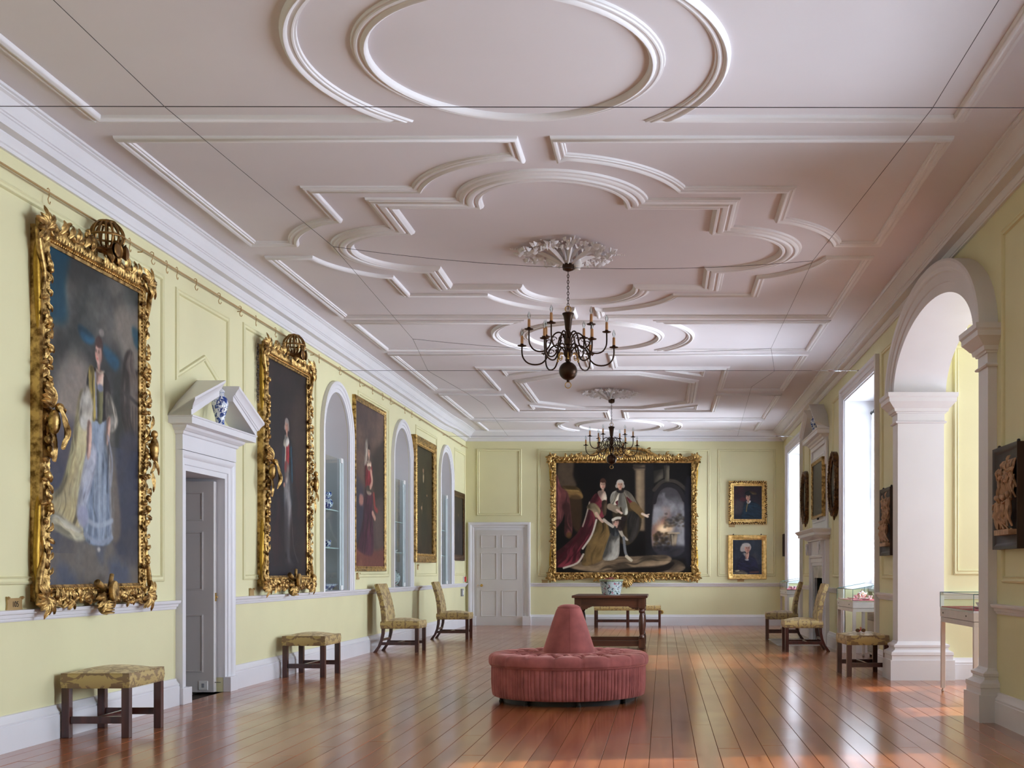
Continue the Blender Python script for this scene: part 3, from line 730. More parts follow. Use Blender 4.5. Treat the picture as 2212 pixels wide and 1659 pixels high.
put(copy_tree(ch), 2.06, 20.12, R(176), 'gold damask side chair beyond the fireplace, half hidden by the closer one', 'chair', CG)

# bench below the group portrait
t = empty('long_bench', (-.745, 24.27, 0), 0, 'long gold damask bench with six dark legs against the end wall', 'bench')
mb = MB(); cushion(mb, -.69, .69, -.25, .25, .355, .452, .025, 14); s = mb.build('seat', M['broc'], t, smooth=50)
piping(-.69, .69, -.25, .25, .452).build('piping', M['broc'], s)
for x in (-.665, 0, .665):
    for y in (-.222, .222): square_leg(t, x, y, .36, .05)
for y in (-.222, .222):
    for a, b in ((-.64, -.025), (.025, .64)): bar(t, 'stretcher', a, b, y - .011, y + .011, .11, .15)
for x in (-.665, 0, .665): bar(t, 'stretcher', x - .011, x + .011, -.2, .2, .11, .148)

# joined oak table
t = empty('oak_table', (-.795, 17.72, 0), 0, 'dark oak joined table with turned legs behind the pink ottoman', 'table')
mb = MB(); mb.box(-.56, .56, -.62, .62, .775, .812); mb.build('tabletop', M['oak'], t, smooth=0, bevel=.006)
TX, TY = .475, .52
for a in (-1, 1):
    for b in (-1, 1):
        m = MB(); x, y, h = a * TX, b * TY, .048
        m.box(x - h, x + h, y - h, y + h, .62, .775); m.box(x - h, x + h, y - h, y + h, 0.03, .165)
        m.lathe([(.036, 0), (.044, .008), (.044, .024), (.03, .03)], (x, y, 0), 16)
        m.lathe([(.034, .16), (.046, .175), (.048, .195), (.036, .215), (.030, .225), (.034, .235), (.045, .32), (.047, .42), (.040, .50), (.032, .535), (.030, .545), (.044, .56), (.046, .575), (.036, .59), (.034, .60), (.046, .615), (.046, .625)], (x, y, 0), 18)
        m.build('leg', M['oakv'], t, smooth=40)
def apron(a, b, y, horiz=True):
    L = b - a; pts = [(a, .775), (a, .62)]
    prof = [(0, .60), (.04, .595), (.06, .612), (.085, .605), (.105, .625), (.135, .632), (.15, .648)]
    pts += [(a + u, z) for u, z in prof] + [(b - u, z) for u, z in prof[::-1]] + [(b, .62), (b, .775)]
    m = MB(); m.prism(pts[::-1], y - .012, y + .012, (lambda p, q, h: (p, h, q)) if horiz else (lambda p, q, h: (h, p, q))); m.build('apron', M['oak'], t, smooth=0)
for s in (-1, 1):
    apron(-TX + .048, TX - .048, s * (TY + .02)); apron(-TY + .048, TY - .048, s * (TX + .02), False)
    bar(t, 'stretcher', -TX + .048, TX - .048, s * TY - .03, s * TY + .03, .055, .14, M['oak']); bar(t, 'stretcher', s * TX - .03, s * TX + .03, -TY + .048, TY - .048, .055, .14, M['oak'])
t = empty('porcelain_jardiniere', (-.80, 17.78, .812), 0, 'flowered turquoise porcelain bowl standing on the oak table', 'bowl')
mb = MB(); mb.lathe([(.10, .004), (.138, .002), (.140, .012), (.146, .03), (.163, .12), (.176, .205), (.186, .214), (.188, .228), (.180, .232), (.172, .222), (.160, .12), (.135, .02), (.001, .016)], (0, 0, 0), 40)
mb.build('bowl', M['jar'], t, smooth=50)
mb = MB(); mb.lathe([(.177, .200), (.188, .213), (.1895, .229), (.1795, .2335), (.173, .224)], (0, 0, 0), 40); mb.build('rim_band', plain('green_rim_enamel', (.34, .40, .24), .2, var=.35, scale=60), t, smooth=50)
mb = MB(); rr = random.Random(3)
for k in range(9):
    a = rr.uniform(0, 6.28); d = rr.uniform(.02, .12); mb.ball((d * math.cos(a), d * math.sin(a), .20 + rr.uniform(0, .045)), rr.uniform(.025, .04), 8, 6, (1, 1, .8))
mb.build('dried_flowers', plain('dried_petals', (.17, .035, .03), .8, var=.5, scale=20), t)

# ---- round pink ottoman
t = empty('velvet_ottoman', (-.862, 10.57, 0), 0, 'round pink velvet conversation ottoman with a conical back in the middle of the floor', 'ottoman')
mb = MB(); mb.lathe([(.60, 0), (.60, .052), (.3, .055), (.001, .056)], n=64); mb.build('plinth', M['black'], t, smooth=30)
for k in range(8):
    a = 2 * PI * (k + .28) / 8; m = MB(); m.lathe([(.022, 0), (.022, .010), (.018, .014), (.018, .040)], (.612 * math.cos(a), .632 * math.sin(a), 0), 12); m.build('glide', M['black'], t)
rr = random.Random(8); NA = 960; pl = []; k = 0
while k < NA:                                              # irregular gathered pleats
    w = rr.choice((5, 6, 7, 8, 9, 11)); d = rr.uniform(.5, 1.0)
    for j in range(min(w, NA - k)): pl.append(d * (math.sin(PI * j / w) ** .6))
    k += w
rings = []
for z, r, amp in ((.050, .676, .3), (.056, .690, .8), (.09, .697, 1), (.17, .703, 1), (.26, .703, .95), (.305, .702, .7), (.325, .700, .25)):
    rings.append([((r - .010 * amp + .011 * amp * pl[i]) * math.cos(2 * PI * i / NA), (r - .010 * amp + .011 * amp * pl[i]) * math.sin(2 * PI * i / NA), z) for i in range(NA)])
mb = MB(); mb.loft(rings, cap=False); mb.build('gathered_skirt', M['velvet'], t, smooth=60, recalc=False)
mb = MB(); mb.tube([(.709 * math.cos(2 * PI * i / 96), .709 * math.sin(2 * PI * i / 96), .328) for i in range(96)], .0055, 6, closed=True); mb.build('piping', M['velvet'], t)
NS = 18; btn = []
for ri, (rad, off) in enumerate(((.33, 0), (.44, .5), (.55, 0))):
    for k in range(NS): btn.append((rad, 2 * PI * (k + off + .2) / NS))
bx = np.array([r * math.cos(a) for r, a in btn]); by = np.array([r * math.sin(a) for r, a in btn])
NA, NR_ = 288, 34; rs = list(np.linspace(.20, .66, 24)) ; verts = []; faces = []
rows = [(r, None) for r in rs] + [(.66 + .066 * math.sin(PI / 2 * u), u) for u in (.25, .5, .75, 1.0)] + [(.726, 2), (.722, 3), (.708, 4)]
seg = [(btn[k], btn[NS + k]) for k in range(NS)] + [(btn[k], btn[NS + (k - 1) % NS]) for k in range(NS)] + [(btn[2 * NS + k], btn[NS + k]) for k in range(NS)] + [(btn[2 * NS + k], btn[NS + (k - 1) % NS]) for k in range(NS)] + [(btn[2 * NS + k], (.67, btn[2 * NS + k][1])) for k in range(NS)]
sg = np.array([[a[0] * math.cos(a[1]), a[0] * math.sin(a[1]), b[0] * math.cos(b[1]), b[0] * math.sin(b[1])] for a, b in seg])
for r, u in rows:
    for i in range(NA):
        a = 2 * PI * i / NA; x, y = r * math.cos(a), r * math.sin(a)
        sm = .006 * math.exp(-((((a / (2 * PI) * NS - .2) + .5) % 1 - .5) / .035) ** 2)      # seams of the rolled edge
        if u is None or u <= 1:
            d2 = (bx - x) ** 2 + (by - y) ** 2; z = .436 - .050 * np.exp(-d2 / .0011).sum()
            ex, ey = sg[:, 2] - sg[:, 0], sg[:, 3] - sg[:, 1]; tt = np.clip(((x - sg[:, 0]) * ex + (y - sg[:, 1]) * ey) / (ex * ex + ey * ey), 0, 1)
            dd = np.sqrt((x - sg[:, 0] - tt * ex) ** 2 + (y - sg[:, 1] - tt * ey) ** 2).min(); z -= .024 * math.exp(-(dd / .017) ** 2)
            if u is not None: z = z - .05 * (1 - math.cos(PI / 2 * u)) - sm
            if r < .26: z -= .02 * (.26 - r) / .06
        else: z = (.352, .338, .331)[u - 2] + 0; 
        rr_ = r - (sm if u else 0)
        verts.append((rr_ * math.cos(a), rr_ * math.sin(a), z))
m_ = len(rows)
for i in range(m_ - 1):
    for k in range(NA): l = (k + 1) % NA; faces.append((i * NA + k, i * NA + l, (i + 1) * NA + l, (i + 1) * NA + k))
mb = MB(); mb.add(verts, faces); so = mb.build('tufted_seat', M['velvet'], t, smooth=70, recalc=False)
for r, a in btn:
    m = MB(); m.ball((r * math.cos(a), r * math.sin(a), .388), .011, 8, 5, (1, 1, .6)); m.build('button', M['velvet'], so)
mb = MB(); CP = [(.225, .385), (.234, .41), (.237, .44), (.232, .468), (.222, .495), (.208, .54), (.196, .575), (.182, .62), (.170, .655), (.157, .70), (.143, .74), (.129, .780), (.119, .808), (.110, .826), (.101, .840)]
mb.lathe(CP, n=72); co = mb.build('cone_back', M['velvet'], t, smooth=60)
mb = MB(); mb.tube([(.101 * math.cos(2 * PI * i / 48), .101 * math.sin(2 * PI * i / 48), .841) for i in range(48)], .0045, 6, closed=True)
for a in (R(-82), R(40), R(160)): mb.tube([((r + .0005) * math.cos(a), (r + .0005) * math.sin(a), z) for r, z in CP], .0028, 5)
mb.build('piping', M['velvet'], co)
mb = MB(); mb.lathe([(.099, .838), (.092, .852), (.07, .862), (.04, .868), (.001, .870)], n=48); mb.build('cap', M['velvet'], co, smooth=60)

# ---- pine cones tied with ribbon, on the stool by the pier
t = empty('pine_cones', (2.215, 13.00, .492), R(15), 'pair of pine cones tied with red ribbon lying on the stool seat', 'pine cones'); t.scale = (.62,) * 3
for s in (-1, 1):
    mb = MB(); mb.ball((s * .055, 0, .024), .026, 10, 8, (1.35, 1, 1)); rr = random.Random(s)
    for k in range(46):
        a = k * 2.4; h = -1 + 2 * (k + .5) / 46; q = math.sqrt(1 - h * h)
        p = (s * .055 + .037 * h, .028 * q * math.cos(a), .024 + .028 * q * math.sin(a)); mb.ball(p, .0075, 5, 4)
    mb.build('cone', M['cone'], t, recalc=False)
mb = MB(); mb.tube([(-.03, -.03, .012), (-.01, -.012, .03), (0, 0, .045), (.015, -.006, .07), (-.005, -.012, .082), (-.018, -.006, .065), (0, 0, .045)], .008, 6, flat=.4); mb.tube([(0, 0, .045), (-.02, -.03, .02), (-.05, -.045, .006)], .009, 6, flat=.4)
mb.build('ribbon', M['ribbon'], t)

# ---- display cases
DG = 'white glazed display cases by the windows'
def display_case(loc, rz, L, W, zb, slope, label, ztop=.145, foot=True):
    """local x = long side (front edge towards -y), glass box on a legged stand"""
    t = empty('display_case', loc, rz, label, 'display case', DG); hx, hy = L / 2, W / 2
    mb = MB(); mb.box(-hx, hx, -hy, hy, zb - .075, zb); mb.box(-hx + .004, hx - .004, -hy + .004, hy - .004, zb - .125, zb - .079); mb.build('cabinet', M['case'], t, smooth=0, bevel=.002)
    mb = MB(); mb.box(-hx - .001, hx + .001, -hy - .001, hy + .001, zb, zb + .018); mb.build('trim_strip', M['turn'], t, smooth=0)
    for a in (-1, 1):
        for b in (-1, 1):
            x, y = a * (hx - .022), b * (hy - .022); m = MB(); m.box(x - .02, x + .02, y - .02, y + .02, .035, zb - .12); lg = m.build('leg', M['case'], t, smooth=0, bevel=.002)
            m = MB(); m.lathe([(.012, .0), (.016, .004), (.016, .02), (.008, .024), (.008, .04)], (x, y, 0), 12); m.build('foot', M['turn'] if foot else M['black'], lg)
    mb = MB(); mb.box(-hx + .01, hx - .01, -hy + .01, hy - .01, zb + .018, zb + .026); mb.build('felt_board', M['pinkf'], t, smooth=0)
    z0 = zb + .018; z1 = z0 + ztop; z2 = z1 + slope; g = .0045
    def pane(poly):
        m = MB(); m.add(poly, [tuple(range(len(poly)))]); o = m.build('glass_pane', M['casegl'], t, smooth=0, recalc=False); return o
    pane([(-hx, -hy, z0), (hx, -hy, z0), (hx, -hy, z1), (-hx, -hy, z1)]); pane([(-hx, hy, z0), (hx, hy, z0), (hx, hy, z2), (-hx, hy, z2)])
    for s in (-1, 1): pane([(s * hx, -hy, z0), (s * hx, hy, z0), (s * hx, hy, z2), (s * hx, -hy, z1)])
    pane([(-hx, -hy, z1), (hx, -hy, z1), (hx, hy, z2), (-hx, hy, z2)])
    mb = MB(); c = [(-hx, -hy, z1), (hx, -hy, z1), (hx, hy, z2), (-hx, hy, z2)]
    for i in range(4): mb.tube([c[i], c[(i + 1) % 4]], .0035, 4)
    for p in c: mb.tube([(p[0], p[1], z0), p], .0032, 4)
    mb.build('glass_edge', M['edge'], t, smooth=0)
    for x in (-hx + .12, hx - .25):
        m = MB(); m.lathe([(.008, 0), (.008, .004), (.001, .005)], (x, -hy, zb - .035), 10, 'y'); m.build('lock', M['black'], t)
    return t
bay_case = display_case((3.02, 10.68, 0), R(-90), 1.22, .64, .805, 0, 'white display case inside the arch holding a cup and saucer')
mid_case = display_case((2.59, 15.33, 0), R(-88.5), 1.14, .38, .775, .07, 'white display case at the nearer window, small ceramics on pink felt')
far_case = display_case((2.56, 22.75, 0), R(-90), 1.3, .40, .80, .07, 'white display case at the far window behind the chairs')
def cup(loc, label, group=None, s=1.0, mat='chinap'):
    t = empty('teacup', loc, random.Random(loc[0]).uniform(0, 6), label, 'cup', group); mb = MB()
    mb.lathe([(.016 * s, 0), (.018 * s, .003), (.016 * s, .007), (.026 * s, .018), (.036 * s, .036), (.041 * s, .050), (.039 * s, .050), (.034 * s, .036), (.02 * s, .014), (.001, .010)], n=24); mb.build('bowl', M[mat], t, smooth=50)
    mb = MB(); mb.tube([(.036 * s, 0, .042 * s), (.055 * s, 0, .044 * s), (.058 * s, 0, .03 * s), (.032 * s, 0, .02 * s)], .0035, 6); mb.build('handle', M[mat], t); return t
def saucer(loc, label, r=.065, group=None, mat='china', name='saucer'):
    mb = MB(); mb.lathe([(r * .5, 0), (r * .55, .003), (r * .62, .006), (r, .020), (r * .98, .022), (r * .6, .010), (.001, .008)], n=28); o = mb.build(name, M[mat], None, smooth=50); o.location = loc; return tag(o, label, 'dish', group)
def card(loc, rz, label, w=.09, d=.06):
    mb = MB(); mb.box(-w / 2, w / 2, -d / 2, d / 2, 0, .003); o = mb.build('caption_card', M['card'], None, smooth=0); o.location = loc; o.rotation_euler = (0, 0, rz); return tag(o, label, 'card')
zf = .805 + .0265
saucer((2.85, 10.40, zf), 'white saucer under the flowered cup in the bay display case', .075)
cup((2.85, 10.40, zf + .010), 'small flowered cup on a saucer in the bay display case', s=1.05)
saucer((3.02, 10.72, zf), 'shallow white dish behind the cup in the bay display case', .085)
card((2.84, 10.62, zf), 0, 'white card on pink felt in the bay display case', .22, .10)
zf = .775 + .0265
t = empty('teapot', (2.66, 15.50, zf), R(40), 'red and gold patterned teapot in the nearer window display case', 'teapot')
mb = MB(); mb.lathe([(.03, 0), (.034, .005), (.055, .025), (.062, .05), (.05, .078), (.032, .088), (.030, .09)], n=24); mb.build('body', M['chinar'], t, smooth=50)
mb = MB(); mb.lathe([(.032, .088), (.028, .097), (.008, .104), (.007, .11), (.012, .116), (.008, .122), (.001, .123)], n=18); mb.build('lid', M['chinar'], t, smooth=50)
mb = MB(); mb.tube([(.055, 0, .04), (.085, 0, .06), (.10, 0, .085)], [.012, .009, .006], 8); mb.build('spout', M['chinar'], t)
mb = MB(); mb.tube([(-.05, 0, .07), (-.085, 0, .075), (-.09, 0, .045), (-.056, 0, .03)], .006, 6); mb.build('handle', M['chinar'], t)
t = empty('figurine', (2.58, 15.22, zf), 0, 'small black and white ceramic figurine in the nearer window display case', 'figurine')
mb = MB(); mb.lathe([(.03, 0), (.032, .01), (.022, .016), (.026, .03), (.020, .055), (.012, .07), (.001, .072)], n=14); mb.build('base', M['chinar'], t, smooth=50)
mb = MB(); mb.ball((0, 0, .084), .014, 10, 8); mb.tube([(.0, 0, .065), (.02, .01, .08), (.03, .012, .098)], [.008, .006, .005], 6); mb.build('bust', M['china'], t)
for i, (x, y, lab) in enumerate(((2.62, 15.72, 'white cup near the far end of the nearer window display case'), (2.72, 15.22, 'white cup behind the figurine in the nearer window display case'))): cup((x, y, zf), lab, s=.9, mat='china' if i else 'chinap')
saucer((2.50, 15.44, zf), 'small flowered dish on the pink felt by the teapot', .055, mat='chinap'); saucer((2.62, 14.98, zf), 'white dish at the near end of the nearer window display case', .08)
card((2.47, 15.70, zf), .2, 'white card at the far end of the nearer window display case', .12, .07); card((2.48, 14.98, zf), -.1, 'white card at the near corner of the nearer window display case', .10, .08)
zf = .80 + .0265
FG = 'small pieces of china in the far window case'
for i, (x, y) in enumerate(((2.48, 22.35), (2.55, 22.55), (2.62, 22.4), (2.5, 22.8), (2.66, 22.75), (2.54, 23.0), (2.66, 23.1))):
    cup((x, y, zf), 'tiny china cup in the display case at the far window', FG, s=.9, mat=('chinap', 'delft', 'china')[i % 3])

# ---- storage heaters under the windows
def heater(loc, label):
    t = empty('storage_heater', loc, R(-90), label, 'heater', 'cream heaters below the windows')
    mb = MB(); mb.box(-.46, .46, -.08, .10, .035, .635); mb.build('casing', M['heater'], t, smooth=0, bevel=.008)
    for z0, z1 in ((.07, .19), (.50, .60)):
        m = MB(); m.box(-.40, .40, -.084, -.078, z0, z1); g = m.build('grille', M['grille'], t, smooth=0)
        m = MB()
        for k in range(1, 20): x = -.40 + .8 * k / 20; m.box(x - .004, x + .004, -.088, -.083, z0, z1)
        for k in range(1, 5): z = z0 + (z1 - z0) * k / 5; m.box(-.40, .40, -.087, -.083, z - .003, z + .003)
        m.build('grille_bars', M['heater'], g, smooth=0)
    m = MB()
    for x in (-.43, .43): m.box(x - .02, x + .02, -.05, .07, 0, .036)
    m.build('feet', M['black'], t, smooth=0); return t
heater((2.90, 15.55, 0), 'cream storage heater with dark grilles under the nearer window')
heater((2.90, 22.7, 0), 'cream storage heater with dark grilles under the far window')

# ---- sheer curtains
def curtain(y0, y1, x, label):
    t = empty('sheer_curtain', (x, (y0 + y1) / 2, 0), 0, label, 'curtain', 'sheer curtains over the windows'); h = (y1 - y0) / 2
    n = 220; mb = MB(); rr = random.Random(int(y0)); ph = [rr.uniform(0, 6) for _ in range(4)]
    rows = []
    for z, k in ((.93, 1.25), (1.6, 1.1), (2.4, 1.0), (3.1, .9), (3.40, .75)):
        rows.append([(k * (.016 * math.sin(44 * s + ph[0] + .6 * math.sin(5 * s)) + .012 * math.sin(17 * s + ph[1])) + (.01 if z < 1 else 0), -h + 2 * h * i / n, z) for i in range(n + 1) for s in [2 * h * i / n]])
    mb.loft(rows, closed=False, cap=False); mb.build('net', M['sheer'], t, smooth=80, recalc=False)
    m = MB(); m.tube([(0, -h, 3.43), (0, h, 3.43)], .011, 8); m.build('rod', M['black'], t)
    for k in range(12):
        m = MB(); y = -h + 2 * h * (k + .5) / 12; m.tube([(.024 * math.cos(a), y, 3.425 + .024 * math.sin(a)) for a in [2 * PI * i / 12 for i in range(12)]], .004, 5, closed=True); m.build('ring', M['black'], t)
    return t
curtain(14.11, 16.59, 2.975, 'white sheer curtain on a dark rod over the nearer window')
curtain(21.76, 24.02, 2.975, 'white sheer curtain over the far window')

# ---- chandeliers
def chandelier(x, y, label):
    t = empty('brass_chandelier', (x, y, 0), 0, label, 'chandelier', 'twelve-light bronze chandeliers hanging from the ceiling roses')
    B = M['bronze']
    mb = MB(); mb.lathe([(.012, 3.985), (.05, 4.0), (.056, 4.03), (.05, 4.055), (.03, 4.06), (.02, 4.05)], n=20); mb.build('ceiling_cup', B, t, smooth=50)
    mb = MB()
    for s in (-1, 1): mb.tube([(s * .05, 0, 4.05), (s * .05, 0, 4.08), (s * .02, 0, 4.10), (0, 0, 4.105)], .004, 6)
    mb.build('hook', B, t)
    mb = MB(); z = 3.985; i = 0
    while z > 3.655:
        L = .034
        pts = [(.009 * math.cos(a), 0, z - L / 2 + (L / 2) * math.sin(a)) for a in [2 * PI * q / 10 for q in range(10)]]
        mb.tube(pts if i % 2 else [(0, p[0], p[2]) for p in pts], .0032, 5, closed=True); z -= .027; i += 1
    mb.build('chain', B, t, kind='stuff')
    mb = MB(); mb.tube([(.028 * math.cos(a), 0, 3.632 + .028 * math.sin(a)) for a in [2 * PI * q / 20 for q in range(20)]], .0045, 6, closed=True); mb.build('top_ring', M['brass'], t)
    mb = MB(); mb.lathe([(.008, 3.61), (.03, 3.602), (.054, 3.592), (.056, 3.583), (.045, 3.565), (.036, 3.52), (.030, 3.46), (.026, 3.435), (.020, 3.428), (.030, 3.41), (.034, 3.395), (.026, 3.375), (.022, 3.365), (.036, 3.355), (.040, 3.33), (.036, 3.30), (.022, 3.29), (.022, 3.262), (.034, 3.254), (.044, 3.235), (.044, 3.205), (.034, 3.19), (.024, 3.175), (.028, 3.15), (.020, 3.135)], n=24)
    mb.build('baluster', B, t, smooth=40)
    mb = MB(); mb.ball((0, 0, 3.05), .087, 28, 18); mb.lathe([(.018, 3.14), (.025, 3.13)], n=16); mb.lathe([(.025, 2.972), (.014, 2.963), (.014, 2.95), (.006, 2.945)], n=12); mb.build('ball', B, t, smooth=60)
    mb = MB(); mb.tube([(.028 * math.cos(a), 0, 2.918 + .028 * math.sin(a)) for a in [2 * PI * q / 20 for q in range(20)]], .004, 6, closed=True); mb.build('bottom_ring', M['brass'], t)
    def arm(az, r, zh, zp):
        ca, sa = math.cos(az), math.sin(az); W = lambda d, z: (d * ca, d * sa, z)
        k = r / .43; q = [(.03, zh), (.05 * k, zh + .045), (.09 * k, zh + .075), (.14 * k, zh + .065), (.18 * k, zh + .02), (.20 * k, zh - .045), (.245 * k, zh - .095), (.31 * k, zh - .11), (.375 * k, zh - .095), (.415 * k, zh - .055), (r, zh - .005), (r, zp)]
        pts = []                                           # Catmull-Rom through the control points
        for i in range(len(q) - 1):
            p0, p1, p2, p3 = q[max(i - 1, 0)], q[i], q[i + 1], q[min(i + 2, len(q) - 1)]
            for s in (0, .34, .67): pts.append(tuple(.5 * (2 * p1[j] + (p2[j] - p0[j]) * s + (2 * p0[j] - 5 * p1[j] + 4 * p2[j] - p3[j]) * s * s + (3 * p1[j] - p0[j] - 3 * p2[j] + p3[j]) * s ** 3) for j in (0, 1)))
        pts.append(q[-1])
        mb = MB(); mb.tube([W(*p) for p in pts], .0075, 7)
        for d, z, a0 in ((.19 * k, zh - .02, 1), (.17 * k, zh + .01, -1)):                 # leafy scrolls
            mb.tube([W(d + a0 * .028 * (1 - j / 14) * math.cos(j * .55) + a0 * .012, z + .028 * (1 - j / 14) * math.sin(j * .55)) for j in range(14)], [.005 - .0002 * j for j in range(14)], 5)
        a = mb.build('arm', B, t, smooth=60)
        m = MB(); m.lathe([(.006, zp - .006), (.040, zp + .002), (.043, zp + .008), (.036, zp + .008), (.012, zp + .006), (.017, zp + .020), (.014, zp + .024)], W(r, 0), 18); m.build('drip_pan', B, a, smooth=50)
        m = MB(); m.lathe([(.0125, zp + .012), (.0135, zp + .05), (.0125, zp + .095), (.008, zp + .099)], W(r, 0), 12); m.build('candle_sleeve', M['candle'], a, smooth=50)
        m = MB(); m.lathe([(.007, zp + .096), (.008, zp + .108), (.014, zp + .122), (.0145, zp + .134), (.009, zp + .152), (.003, zp + .168), (.0006, zp + .172)], W(r, 0), 12); m.build('bulb', M['glass'], a, smooth=60)
    for k in range(6):
        arm(R(70 - 60 * k), .365, 3.335, 3.425); arm(R(5 + 60 * k), .43, 3.215, 3.275)
    for k in range(6):                                     # gilt scroll brackets between the arms
        az = R(35 + 60 * k); ca, sa = math.cos(az), math.sin(az); mb = MB()
        mb.tube([((.075 + .035 * (1 - j / 16) * math.cos(2.2 - j * .5)) * ca, (.075 + .035 * (1 - j / 16) * math.cos(2.2 - j * .5)) * sa, 3.18 + .04 * (1 - j / 16) * math.sin(2.2 - j * .5)) for j in range(16)], [.006 - .0002 * j for j in range(16)], 5)
        mb.ball((.11 * ca, .11 * sa, 3.15), .010, 6, 5); mb.build('scroll_bracket', M['brass'], t, smooth=60)
chandelier(AX + .005, CY, 'bronze chandelier with candle lights hanging nearest, above the ottoman')
chandelier(AX + .03, CY2, 'bronze chandelier hanging farther off, in front of the group portrait')
mb = MB(); mb.lathe([(.046, 4.10), (.046, 4.04), (.042, 4.035), (.036, 4.03), (.030, 4.005), (.001, 4.0)], n=24); mb.lathe([(.012, ZC), (.012, 4.09)], n=8)
o = mb.build('smoke_detector', M['wplast'], None); o.location = (AX + .085, CY + .03, 0); tag(o, 'white smoke detector hanging beside the nearest ceiling rose', 'smoke detector')

# ---- wires strung across the room
def wire(pts, label, r=.0022, group='thin wires strung below the ceiling'):
    mb = MB(); mb.tube(pts, r, 5); return tag(mb.build('suspension_wire', M['steel'], None), label, 'wire', group)
def sag(a, b, d, n=10): return [tuple(a[i] + (b[i] - a[i]) * k / n - (d * 4 * (k / n) * (1 - k / n) if i == 2 else 0) for i in range(3)) for k in range(n + 1)]
zw = 1.17
wire(sag((XL, 6.62, zw + 2.66), (XR, 6.62, zw + 2.65), .0), 'thin wire stretched wall to wall across the nearest ceiling oval', .0026)
wire([(XL, 15.2, 3.805), (XR, 15.2, 3.805)], 'thin wire stretched wall to wall beyond the nearest chandelier', .0026)
wire([(XL, 22.8, 3.83), (XR, 22.8, 3.83)], 'thin wire stretched wall to wall close to the end wall', .003)
wire([(-2.75, -2, 3.83), (-2.85, 6.62, 3.825), (-2.95, 10.34, 4.07), (-3.02, 13.95, 3.97), (-3.09, 15.2, 3.80), (-2.95, 17.5, 3.85), (-2.95, 19.1, 3.915), (-3.06, 22.8, 3.83)], 'thin lengthwise wire under the ceiling on the portrait side')
wire([(1.66, -2, 3.83), (1.54, 6.62, 3.82), (1.42, 11.0, 4.12), (1.40, 15.05, 4.07), (1.46, 15.2, 3.80), (1.40, 18.4, 4.1), (1.46, 22.8, 3.83)], 'thin lengthwise wire under the ceiling on the window side')
wire(sag((-2.95, 10.34, 4.07), (1.42, 11.0, 4.12), .13), 'sagging wire passing the nearest chandelier chain')
wire(sag((-3.02, 13.95, 3.97), (1.40, 15.05, 4.07), .10), 'sagging wire behind the nearest chandelier')
for x, y, z, lab in ((XR - .35, 15.2, 3.805, 'steel turnbuckle on the wire beyond the nearest chandelier'), (XR - .3, 22.8, 3.83, 'steel turnbuckle on the wire by the end wall')):
    mb = MB(); mb.tube([(-.30, 0, 0), (.30, 0, 0)], .004, 6); mb.lathe([(.004, -.09), (.011, -.08), (.011, .08), (.004, .09)], n=8, axis='x'); mb.ball((.31, 0, 0), .012, 8, 6)
    o = mb.build('turnbuckle', M['turn'], None); o.location = (x, y, z); tag(o, lab, 'turnbuckle')

# ---- picture rail with hooks
t = empty('picture_rail', (XL + .045, 0, 0), 0, 'brass picture rail rod along the left wall under the cornice', 'rail')
def rz_(y): return 3.775 + .05 * min(1, max(0, (y - 8) / 10))
mb = MB(); mb.tube([(0, y, rz_(y)) for y in (-2.5, 8, 10, 12, 14, 16, 18, 24.95)], .0075, 8); mb.build('rod', M['tagm'], t)
for y in (1, 4.5, 7.2, 9.4, 11.6, 14.0, 16.4, 18.2, 20.2, 22.4, 24.4):
    mb = MB(); mb.tube([(-.045, y, rz_(y) - .02), (-.01, y, rz_(y) - .02), (0, y, rz_(y))], .005, 6); mb.build('bracket', M['tagm'], t)
HG = 'S hooks hanging on the picture rail'
mb = MB(); mb.tube([(-.012, 0, .018), (0, 0, .026), (.012, 0, .018), (.014, 0, 0), (.006, 0, -.03), (-.004, 0, -.05), (.004, 0, -.075), (.016, 0, -.078), (.024, 0, -.06)], .0042, 6)
h0 = mb.build('picture_hook', M['tagm'], None); first = True
ORD = 'first second third fourth fifth sixth seventh eighth ninth tenth eleventh twelfth thirteenth fourteenth fifteenth sixteenth seventeenth eighteenth nineteenth'.split()
for k, y in enumerate((7.95, 9.16, 9.56, 9.84, 10.05, 10.45, 11.0, 11.55, 12.0, 12.6, 13.55, 14.2, 15.1, 16.1, 16.8, 17.4, 17.9, 18.9, 19.4)):
    o = h0 if first else h0.copy()
    if not first: C.objects.link(o)
    first = False; o.location = (XL + .045, y, rz_(y)); o.rotation_euler = (0, 0, R(60 + 40 * math.sin(y * 9)))
    near = ('left of the nearest gilt globe', 'between the nearest globe and the pediment', 'above the pedimented doorway', 'above the dark red-sash portrait', 'above the first niche', 'above the lady in dark red', 'beyond the lady in dark red')
    tag(o, '%s S hook along the picture rail, %s' % (ORD[k], near[0 if y < 8 else 1 if y < 10.1 else 2 if y < 11.7 else 3 if y < 14 else 4 if y < 15.7 else 5 if y < 17.95 else 6]), 'hook', HG)

